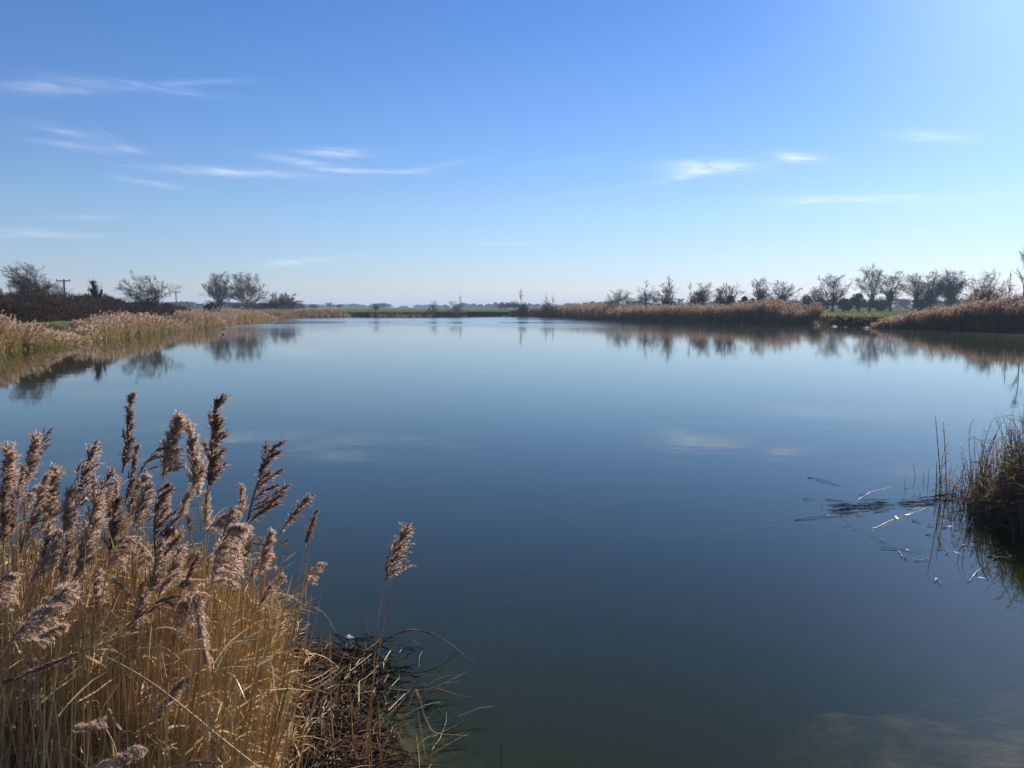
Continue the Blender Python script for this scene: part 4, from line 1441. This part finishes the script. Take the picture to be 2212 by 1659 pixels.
plain([Z7(1390, 1465), Z7(1240, 1450), Z7(1160, 1470), Z7(1100, 1250), Z7(1080, 1130)], 4.4, 'pale bent straw lying low at the right of the litter', .004, group=GB, seed=16)
plain([Z7(1185, 1490), Z7(1165, 1580), Z7(1160, 1659)], 4.2, 'short pale straw standing in the water right of the litter', .003, group=GB, seed=17)
plain([Z7(1595, 1450), Z7(1597, 1659)], 4.15, 'single thin upright blade in the dark water at the lower edge', .0026, 'weed', group=GB, seed=18)
plain([Z7(1255, 770), Z7(1215, 830), Z7(1240, 860), Z7(1010, 800)], 5.6, 'short pale forked twig over the bent stem', .004, group=GB, seed=19)
plain([Z7(970, 1240), Z7(945, 1400), Z7(890, 1659)], 4.3, 'thin greenish stem leaning right of the litter', .003, 'weed', group=GB, seed=20)
# slanting stems across the crowded bed
plain([Z6(1710, 0), Z6(1600, 480), Z6(1480, 1100)], 3.0, 'thick slanting stem rising under the dark spread fingers', .0042, group=GB, seed=30)
plain([Z6(1110, 200), Z6(1060, 760), Z6(1035, 1250)], 2.6, 'upright bare stem in the middle of the near bed', .004, group=GB, seed=31)
plain([Z6(1700, 330), Z6(1550, 345), Z6(1250, 355), Z6(960, 415)], 2.7, 'pale dry blade lying across the stems', .004, 'leaf', group=GB, seed=32)
plain([Z6(930, 560), Z6(920, 900), Z6(915, 1300)], 2.6, 'upright golden stem left of the middle of the near bed', .004, group=GB, seed=33)
plain([Z6(1830, 1475), Z6(1600, 1280), Z6(1520, 1090)], 2.6, 'short slanting stem under the thick slanting one', .0035, group=GB, seed=34)

# --- many plumed and bare reeds that nothing tells apart
g_ = np.random.default_rng(88)


def bed_spot(g, d0, d1):
    while True:
        y = g.uniform(d0, d1)
        px = g.uniform(-120, 585)
        lim = 560 - max(0, y - 3) * 6
        if px < lim and (px < 470 or y > 3.2):
            return (px - 1106) / F * y, y


def lean_reed(x, y, h, g, head, label, group, kind='fluffy', hl=.2, r=.003, nleaf=3, green=.12, fat=1):
    z0 = max(gz(x, y), -.25) - .03
    b = np.array([x, y, z0])
    ln = np.array([g.normal(.06, .09), g.normal(0, .07), 1.0])
    tip = b + ln * h
    path = bez(b, b + [g.normal() * .02, 0, h * .35], b + ln * h * .7 - [.02, 0, 0], tip + [g.normal(.03, .03), 0, 0], 14)
    hd = path[-1] - path[-2] + np.array([g.uniform(-.01, .03), 0, 0])
    return make_reed(path[0], path, head, label, group, kind, hl, hd, (1, g.normal() * .6, .1), nleaf, r, g, 'stem', green, fat)


for i in range(88):
    x, y = bed_spot(g_, 2.6, 5.0)
    if i > 50 and x / y > -.46:
        x -= .16 * y
    pyt = g_.uniform(1060, 1330) if x / y < -.40 else g_.uniform(1160, 1330)
    h = max(.55, at(600, pyt, y)[2] - .05)
    lean_reed(x, y, min(h, 1.75), g_, True, 'reed with a fluffy mauve plume among the crowded golden stems of the near bed', 'smaller plumed reeds in the thick of the near bed',
              ['fluffy', 'mauve', 'fan', 'mauve', 'nod', 'narrow'][i % 6], g_.uniform(.13, .22), .0028, 3, .12, g_.uniform(.8, 1.1))
for i in range(165):
    x, y = bed_spot(g_, 2.7, 5.4)
    h = min(1.6, max(.6, at(600, g_.uniform(1130, 1420), y)[2]))
    lean_reed(x, y, h, g_, False, 'bare golden reed stem with dry leaves in the crowded near bed', 'bare reeds in the thick of the near bed', r=g_.uniform(.0026, .0042), nleaf=2, green=.14)


def near_mass():
    """the crowd of short stems and dry blades between the tall reeds"""
    g = np.random.default_rng(91)
    n = 6800
    y = g.uniform(2.4, 6.0, n)
    px = g.uniform(-200, 600, n) - np.clip(g.exponential(30, n), 0, 200)
    x = (px - 1106) / F * y
    k = (px < 575 - (y < 3.4) * 90)
    x, y, px = x[k], y[k], px[k]
    n = len(x)
    z = np.maximum(height(x, y), -.25) - .03
    d = sdf(np.stack([x, y], 1))
    k = d > -.5
    x, y, z, px = x[k], y[k], z[k], px[k]
    n = len(x)
    h = np.clip(EYE - y * (g.normal(1235, 75, n) + np.clip((px - 250) * .5, 0, 160) - 663.7) / F, .35, 1.45) * g.uniform(.7, 1.05, n)
    b = np.stack([x, y, z], 1)
    ln = np.stack([g.normal(.05, .10, n), g.normal(0, .1, n), np.ones(n)], 1)
    t1 = b + ln * (h * .5)[:, None] + g.normal(size=(n, 3)) * [.015, .015, 0]
    t2 = b + ln * h[:, None] + np.stack([g.normal(.03, .04, n), np.zeros(n), np.zeros(n)], 1)
    m = MB()
    r = g.uniform(.0018, .0038, n)[:, None]
    tubes(m, np.stack([b, t1, t2], 1), r * np.array([[1.1, .95, .5]]), 4)
    # dry blades
    k = 2
    i = np.repeat(np.arange(n), k)
    u = g.uniform(.3, 1.0, n * k)
    p0 = b[i] + (t2 - b)[i] * u[:, None]
    a = g.normal(0, 1.3, n * k)
    dr = np.stack([np.cos(a) * .6, np.sin(a) * .6, g.uniform(-.1, .9, n * k)], 1)
    ll = g.uniform(.05, .19, n * k)[:, None]
    q = [p0]
    for s in range(4):
        dr = nrm(dr + g.normal(size=dr.shape) * .12 + [.02, 0, -.13])
        q.append(q[-1] + dr * ll * .28)
    lp = np.stack(q, 1)
    wl = g.uniform(.0015, .0042, n * k)[:, None] * np.array([[.7, 1, .9, .6, .12]])
    gr = g.uniform(0, 1, n * k) < .14
    sd = nrm(np.cross(lp[:, 1] - lp[:, 0], g.normal(size=(n * k, 3))))
    ribbons(m, lp[~gr], wl[~gr], sd[~gr], 1)
    ribbons(m, lp[gr], wl[gr], sd[gr], 2)
    # broken bits and fallen straws caught between the stems
    nf = 2200
    j = g.integers(0, n, nf)
    p = b[j] + (t2 - b)[j] * g.uniform(.05, .95, nf)[:, None]
    dr = nrm(g.normal(size=(nf, 3)) * [1, .7, .45])
    ll = g.uniform(.05, .22, nf)[:, None]
    st = np.stack([p, p + dr * ll * .5 + g.normal(size=(nf, 3)) * .01, p + dr * ll], 1)
    ribbons(m, st, g.uniform(.0012, .003, nf)[:, None] * np.array([[1, 1, .5]]), nrm(np.cross(dr, g.normal(size=(nf, 3)))), 1)
    o = m.build('reed_bed', [MT['stem'], MT['leaf'], MT['leaf_green']])
    tag(o, 'crowded mass of short golden reed stems and dry blades filling the lower left corner', 'reeds', kind='stuff')


near_mass()


def litter():
    g = np.random.default_rng(93)
    m = MB()
    C = []
    tries = 0
    # thick mat of drowned stems on the muddy spit
    n = 3300
    px = g.normal(695, 120, n)
    py = g.uniform(1372, 1720, n)
    px += (py - 1372) * -.05
    fr_ = sstep(960, 740, px + 26 * np.sin(py * .045) + 18 * np.sin(py * .11 + 1)) * sstep(1355, 1440, py + 22 * np.sin(px * .05) + 14 * np.sin(px * .13))
    keep = (px > 500) & (px < 970) & (g.uniform(0, 1, n) < fr_**1.3 + .03)
    px, py = px[keep], py[keep]
    P = np.array([wat(a, b_) for a, b_ in zip(px, py)])
    n = len(P)
    z = np.maximum(height(P[:, 0], P[:, 1]), -.02) + np.abs(g.normal(0, .028, n)) * (1.25 - np.clip((px - 700) / 200, 0, 1))
    P[:, 2] = z
    a = g.normal(.25, 1.0, n)
    dr = np.stack([np.cos(a), np.sin(a), g.normal(0, .16, n)], 1)
    ll = g.uniform(.05, .36, n)[:, None] * g.choice([.5, 1, 1, 1.3], n)[:, None]
    c = g.normal(size=(n, 3)) * [.03, .03, .02]
    st = np.stack([P - dr * ll * .5, P + c, P + dr * ll * .5 + c * .5], 1)
    st[:, :, 2] = np.maximum(st[:, :, 2], .004)
    half = n // 2
    tubes(m, st[:half], g.uniform(.0016, .004, half)[:, None] * np.array([[1, 1, .6]]), 4, 0)
    ribbons(m, st[half:], g.uniform(.0025, .008, n - half)[:, None] * np.array([[.7, 1, .3]]), nrm(np.cross(dr[half:], g.normal(size=(n - half, 3)) * [.5, .5, 1])), 0)
    # paler straws on top
    k = g.choice(n, 230, replace=False)
    q = st[k] + [0, 0, .03]
    tubes(m, q, g.uniform(.002, .0042, len(k))[:, None] * np.array([[1, 1, .5]]), 4, 1)
    # short upright stubble
    k = g.choice(n, 110, replace=False)
    p = P[k]
    h = g.uniform(.05, .28, len(k))[:, None]
    up = np.stack([g.normal(.0, .3, len(k)), g.normal(0, .3, len(k)), np.ones(len(k))], 1)
    tubes(m, np.stack([p - up * .03, p + up * h * .5, p + up * h + g.normal(size=p.shape) * .02], 1), g.uniform(.0016, .003, len(k))[:, None] * np.array([[1, .9, .5]]), 4, 1)
    o = m.build('reed_litter', [MT['litter'], MT['leaf']])
    tag(o, 'dark tangled mat of broken reed stems floating at the foot of the bed', 'litter', kind='stuff')
    # thin drowned stems reaching out into the water
    m = MB()
    n = 50
    px, py = g.uniform(820, 1010, n), g.uniform(1350, 1640, n)
    k = (px - 820) < (py - 1330) * 1.2
    px, py = px[k], py[k]
    P = np.array([wat(a, b_) for a, b_ in zip(px, py)])
    n = len(P)
    a = g.normal(.55, .5, n)
    ll = g.uniform(.12, .5, n)[:, None]
    dr = np.stack([np.cos(a), np.sin(a), g.normal(0, .05, n)], 1)
    c = np.stack([g.normal(0, .03, n), g.normal(0, .03, n), np.abs(g.normal(.01, .02, n))], 1)
    st = np.stack([P - dr * ll * .5, P - dr * ll * .2 + c, P + dr * ll * .2 + c, P + dr * ll * .5], 1)
    st[:, :, 2] = np.maximum(st[:, :, 2], .003)
    tubes(m, st, g.uniform(.0016, .003, n)[:, None] * np.array([[1, 1, .8, .4]]), 4, 0)
    o = m.build('drowned_stems', [MT['weed']])
    tag(o, 'loose greenish stems trailing over the water right of the dark litter', 'stems', kind='stuff')


litter()


def fluff(px, py, s, label, seed):
    g = np.random.default_rng(seed)
    p = wat(px, py, .04)
    m = MB()
    n = 46
    d = nrm(g.normal(size=(n, 3)) * [1.2, 1, .6])
    c = g.normal(size=(n, 3)) * s * .25 * np.array([1.3, 1, .5])
    st = np.stack([c, c + d * s * .35, c + d * s * .7 + [0, 0, -.005]], 1)
    ribbons(m, st, np.full((n, 1), s * .10) * np.array([[.6, 1, .2]]), nrm(np.cross(d, g.normal(size=(n, 3)))))
    o = m.build('feather', MT['feather'])
    o.location = tuple(p)
    tag(o, label, 'feather')


fluff(*Z7(668, 858), .03, 'white feather lying at the far edge of the dark litter', 1)
fluff(*Z7(440, 1172), .034, 'white feather tuft in the middle of the dark litter', 2)
fluff(*Z7(403, 996), .016, 'tiny white feather left of the middle of the dark litter', 3)


# --- reed clump at the right edge
def right_clump():
    g = np.random.default_rng(97)
    n = 2300
    t = g.uniform(0, 1, n)**.8
    x = 5.45 + t * 2.05 + g.normal(0, .10, n)
    y = np.where(t < .3, 9.35 + g.normal(0, .5, n), g.uniform(7.6, 10.4, n) + .25 * lump(x, x * 0, 5))
    ok = g.uniform(0, 1, n) < .40 + .6 * sstep(5.5, 5.95, x)
    x, y, t = x[ok], y[ok], t[ok]
    n = len(x)
    d = sdf(np.stack([x, y], 1))
    z = np.maximum(height(x, y), -.3) - .03
    h = (.66 + .55 * np.clip((x - 5.5) / 1.1, 0, 1)) * (1.12 - .6 * g.uniform(0, 1, n)**1.4)
    b = np.stack([x, y, z], 1)
    ln = np.stack([g.normal(.02, .12, n), g.normal(0, .12, n), np.ones(n)], 1)
    m = MB()
    t1 = b + ln * [.5, .5, 1] * (h * .5)[:, None]
    t2 = b + ln * h[:, None]
    tubes(m, np.stack([b, t1, t2], 1), g.uniform(.003, .0055, n)[:, None] * np.array([[1.1, .9, .4]]), 4, 0)
    k = 6
    i = np.repeat(np.arange(n), k)
    u = g.uniform(.2, 1.0, n * k)
    p0 = b[i] + (t2 - b)[i] * u[:, None]
    a = g.uniform(0, 6.28, n * k)
    dr = np.stack([np.cos(a) * .7, np.sin(a) * .7, g.uniform(.1, .9, n * k)], 1)
    ll = g.uniform(.07, .22, n * k)[:, None]
    q = [p0]
    for s in range(3):
        dr = nrm(dr + [0, 0, -.2] + g.normal(size=dr.shape) * .12)
        q.append(q[-1] + dr * ll * .34)
    sd = nrm(np.cross(q[1] - q[0], g.normal(size=(n * k, 3))))
    gr = g.uniform(0, 1, n * k) < .18
    lp = np.stack(q, 1)
    wl = g.uniform(.0022, .0055, n * k)[:, None] * np.array([[.7, 1, .7, .15]])
    ribbons(m, lp[~gr], wl[~gr], sd[~gr], 1)
    ribbons(m, lp[gr], wl[gr], sd[gr], 2)
    o = m.build('reed_clump', [MT['stem_dark'], MT['clump_leaf'], MT['leaf_green']])
    tag(o, 'dense dark brown reed clump in the water at the right edge', 'reeds', kind='stuff')


MT['clump_leaf'] = leafy('brown_leaf', (.38, .235, .125), (.13, .075, .04), .5, .03, c3=(.23, .14, .075))
right_clump()


def Z8(x, y):
    return (1622 + x * .2667, 847.9 + y * .2667)


gr_ = np.random.default_rng(99)
RS = [((1495, 190), (1540, 840), 'tallest bare reed at the left end of the dark clump, with a branched tip'), ((1560, 240), (1585, 800), 'second bare reed at the left end of the dark clump'),
      ((1505, 560), (1500, 790), 'short bare stalk left of the tallest reed of the dark clump')]
for i, (a, b_, lab) in enumerate(RS):
    p = wat(*Z8(*b_))
    top = at(*Z8(*a), p[1])
    path = bez(np.array([p[0], p[1], -.2]), np.array([p[0], p[1], .2]), top * .6 + p * .4, top, 12)
    make_reed(path[0], path, False, lab, 'bare reeds beside the dark clump', nleaf=6 if i < 2 else 0, r=.006, g=gr_, mat='stem_dark', green=.0)
for i in range(26):
    x, y = g_.uniform(5.35, 6.3), g_.uniform(9.0, 10.3)
    h = .55 + .55 * np.clip((x - 5.3) / .7, 0, 1) * g_.uniform(.6, 1.1)
    b = np.array([x, y, -.25])
    tip = b + [g_.normal(.1, .12), g_.normal(0, .1), h + .25]
    path = bez(b, b + [0, 0, .4], tip - [.1, 0, .25], tip + [.05, 0, -.03], 12)
    make_reed(b, path, False, 'thin brown leafy reed in the loose left part of the dark clump', 'leafy reeds of the dark clump', nleaf=7, r=.0042, g=g_, mat='stem_dark', green=.15)
for i, (a, b_) in enumerate([((1318, 598), (1342, 690)), ((1400, 648), (1404, 715)), ((1436, 610), (1440, 730)), ((575, 880), (576, 915))]):
    p = wat(*Z8(*b_))
    top = at(*Z8(*a), p[1])
    path = bez(np.array([p[0], p[1], -.3]), np.array([p[0], p[1], -.1]), top * .5 + p * .5, top, 8)
    make_reed(path[0], path, False, ['thin leaning stalk standing in the water, first left of the dark clump', 'shortest stalk standing in the water left of the dark clump', 'upright thin stalk standing in the water beside the dark clump',
                                     'tiny upright stalk among the floating stems'][i], 'stalks standing in the water', nleaf=0, r=.004, g=gr_, mat='stem_dark')

# --- floating stalks
FLOAT = [  # points, radius, material, label
    ([(460, 690), (590, 718), (720, 760)], .008, 'wet', 'dark blade floating farthest out, tilted down to the right'),
    ([(420, 862), (530, 870)], .008, 'wet', 'short dark blade floating left of the tiny upright stalk'),
    ([(600, 868), (680, 875), (755, 882)], .009, 'wet', 'short dark blade floating right of the tiny upright stalk'),
    ([(355, 1036), (550, 1015), (805, 1000)], .008, 'wet', 'long dark stem floating at the left of the tangle'),
    ([(868, 874), (960, 815), (1060, 790), (1160, 760)], .006, 'pale_wet', 'pale stem floating behind the tangle, slanting up to the right'),
    ([(978, 1113), (1120, 1050), (1300, 985), (1435, 935)], .007, 'pale_wet', 'long glittering pale stem in front of the tangle'),
    ([(728, 1018), (820, 1085), (905, 1135)], .004, 'pale_wet', 'thin pale stem slanting down to the right below the tangle'),
    ([(950, 1150), (1040, 1185), (1140, 1245)], .004, 'pale_wet', 'thin pale stem continuing below the thin slanting one'),
    ([(1050, 1262), (1200, 1275), (1385, 1297)], .006, 'wet', 'dark stem floating low below the glittering pale one'),
    ([(1770, 1528), (1810, 1480), (1852, 1438)], .006, 'pale_wet', 'short glittering stem nearest the camera at the right'),
    ([(880, 828), (932, 834)], .009, 'wet', 'small dark leaf floating at the end of the pale stem'),
    ([(850, 990), (880, 1003), (912, 1000)], .009, 'wet', 'small curled leaf floating just below the tangle'),
    ([(995, 972), (1120, 960)], .009, 'wet', 'dark leaf floating just below the right half of the tangle'),
    ([(1308, 1040), (1380, 1060)], .010, 'wet', 'small dark leaf floating right of the glittering stem'),
    ([(1428, 1080), (1482, 1087)], .010, 'wet', 'dark leaf floating under the reflection of the tallest clump reed'),
    ([(1540, 1105), (1575, 1095), (1605, 1060)], .006, 'wet', 'curved dark stem floating in the reflection of the dark clump'),
    ([(1418, 1152), (1475, 1160)], .009, 'wet', 'lower dark leaf under the reflection of the tallest clump reed'),
    ([(1198, 1290), (1225, 1340), (1222, 1310), (1290, 1368)], .007, 'pale_wet', 'bent glittering straw below the dark low stem'),
    ([(1508, 1270), (1580, 1268), (1610, 1335)], .007, 'pale_wet', 'hooked glittering straw right of the bent one'),
    ([(1325, 1368), (1370, 1366), (1445, 1352)], .006, 'pale_wet', 'straight straw between the bent and the hooked straw'),
    ([(1638, 1230), (1672, 1233)], .008, 'pale_wet', 'tiny pale straw left of the next tiny pale straw before the dark clump'),
    ([(1700, 1252), (1725, 1240), (1752, 1232)], .008, 'pale_wet', 'small glittering straw right of the tiny one before the dark clump'),
    ([(1690, 1155), (1705, 1180), (1732, 1192)], .005, 'pale_wet', 'thin pale straw floating above the small glittering straw'),
    ([(1488, 1535), (1500, 1515), (1545, 1555)], .007, 'pale_wet', 'lone small bent leaf floating in open water nearest the camera'),
    ([(180, 1050), (230, 1040), (265, 1038)], .004, 'pale_wet', 'tiny pale stem floating at the far left end'),
    ([(1920, 1330), (2050, 1345), (2160, 1375)], .012, 'wet', 'thick dark stem floating at the right edge below the clump'),
    ([(1960, 1350), (2100, 1340), (2200, 1330)], .009, 'wet', 'dark stem crossing the thick one at the right edge'),
    ([(2000, 1310), (2080, 1290)], .006, 'pale_wet', 'short pale straw above the thick dark stem at the right edge'),
]
for i, (pp, r, mt, lab) in enumerate(FLOAT):
    g = np.random.default_rng(7000 + i)
    P = np.array([wat(*Z8(*q)) for q in pp])
    t = np.concatenate([[0], np.cumsum(np.linalg.norm(np.diff(P, axis=0), axis=1))])
    u = np.linspace(0, t[-1], 14)
    path = np.stack([np.interp(u, t, P[:, k]) for k in range(3)], 1)
    path[:, 2] = .004 + .010 * np.abs(np.sin(u * 6 + i)) + g.normal(size=14) * .001
    org = path[0].copy()
    root = empty('floating_stalk', org)
    tag(root, lab, 'stalk', 'stalks floating before the dark clump')
    m = MB()
    tubes(m, (path - org)[None], (.5 * r * (1 - .5 * np.linspace(0, 1, 14)) * (1 + .25 * np.sin(np.arange(14) * 1.9)))[None], 6)
    m.build('stem', MT[mt], root, True)
    if t[-1] > .3:
        m = MB()
        for j in range(2):
            f = g.integers(2, 12)
            p = path[f] - org
            d = nrm((path[f] - path[f - 1]) + g.normal(size=3) * [.06, .06, .005])
            e = np.array([[p, p + d * .06 + [0, 0, .012], p + d * .13 + [0, 0, .004]]])
            ribbons(m, e, np.array([[.003, .004, .001]]), nrm(np.array([[-d[1], d[0], .2]])))
        m.build('leaf', MT[mt], root)


def raft():
    """tangle of stems and leaf scraps tied into one floating streak"""
    g = np.random.default_rng(98)
    m = MB()
    A, B_, C_ = wat(*Z8(690, 945)), wat(*Z8(1340, 900)), wat(*Z8(1900, 815))
    n = 55
    t = g.uniform(0, 1, n)**.9
    c = A + (B_ - A) * t[:, None] + np.stack([g.normal(0, .02, n), g.normal(0, .10, n), np.zeros(n)], 1)
    n2 = 60
    t2 = g.uniform(0, 1, n2)
    c2 = B_ + (C_ - B_) * t2[:, None] + np.stack([g.normal(0, .03, n2), g.normal(0, .05, n2) * (1 + t2), np.abs(g.normal(0, .03, n2)) * t2], 1)
    c = np.concatenate([c, c2])
    ax = nrm((B_ - A)[None] + g.normal(size=(len(c), 3)) * [.35, .35, .04])
    ll = g.uniform(.05, .38, len(c))[:, None]
    st = np.stack([c - ax * ll * .5, c + [0, 0, .012], c + ax * ll * .5], 1)
    st[:, :, 2] = np.maximum(st[:, :, 2], .004) + g.uniform(.004, .03, (len(c), 1))
    tubes(m, st, g.uniform(.0015, .0042, len(c))[:, None] * np.array([[.8, 1, .4]]), 4, 0)
    k = g.choice(len(c), 30, replace=False)
    tubes(m, st[k] + [0, 0, .012], np.full((30, 1), .003) * np.array([[.8, 1, .4]]), 4, 1)
    o = m.build('floating_tangle', [MT['wet'], MT['pale_wet']])
    tag(o, 'floating tangle of dark stems and scraps drifting out from the dark clump', 'litter', kind='stuff')


raft()

# ------------------------------------------------------------------ air between here and the horizon
if HAZE > 0:
    m, N, L = new_mat('haze_air')
    o_, v_ = N('ShaderNodeOutputMaterial'), N('ShaderNodeVolumePrincipled')
    v_.inputs['Color'].default_value = (.60, .78, 1.0, 1)
    v_.inputs['Density'].default_value = HAZE
    v_.inputs['Anisotropy'].default_value = 0.0
    L(v_.outputs[0], o_.inputs['Volume'])
    x0, y0, z0, z1 = 1800, 9200, -6, 26
    mb = MB()
    V = [(-9300, -9300, z0), (9300, -9300, z0), (9300, 9300, z0), (-9300, 9300, z0), (-9300, -9300, z1), (9300, -9300, z1), (9300, 9300, z1), (-9300, 9300, z1)]
    mb.add(V, [(3, 2, 1, 0), (4, 5, 6, 7), (0, 1, 5, 4), (1, 2, 6, 5), (2, 3, 7, 6), (3, 0, 4, 7)])
    hz = mb.build('haze', m)
    tag(hz, 'thin pale winter haze over the lake and fields', 'haze', kind='stuff')
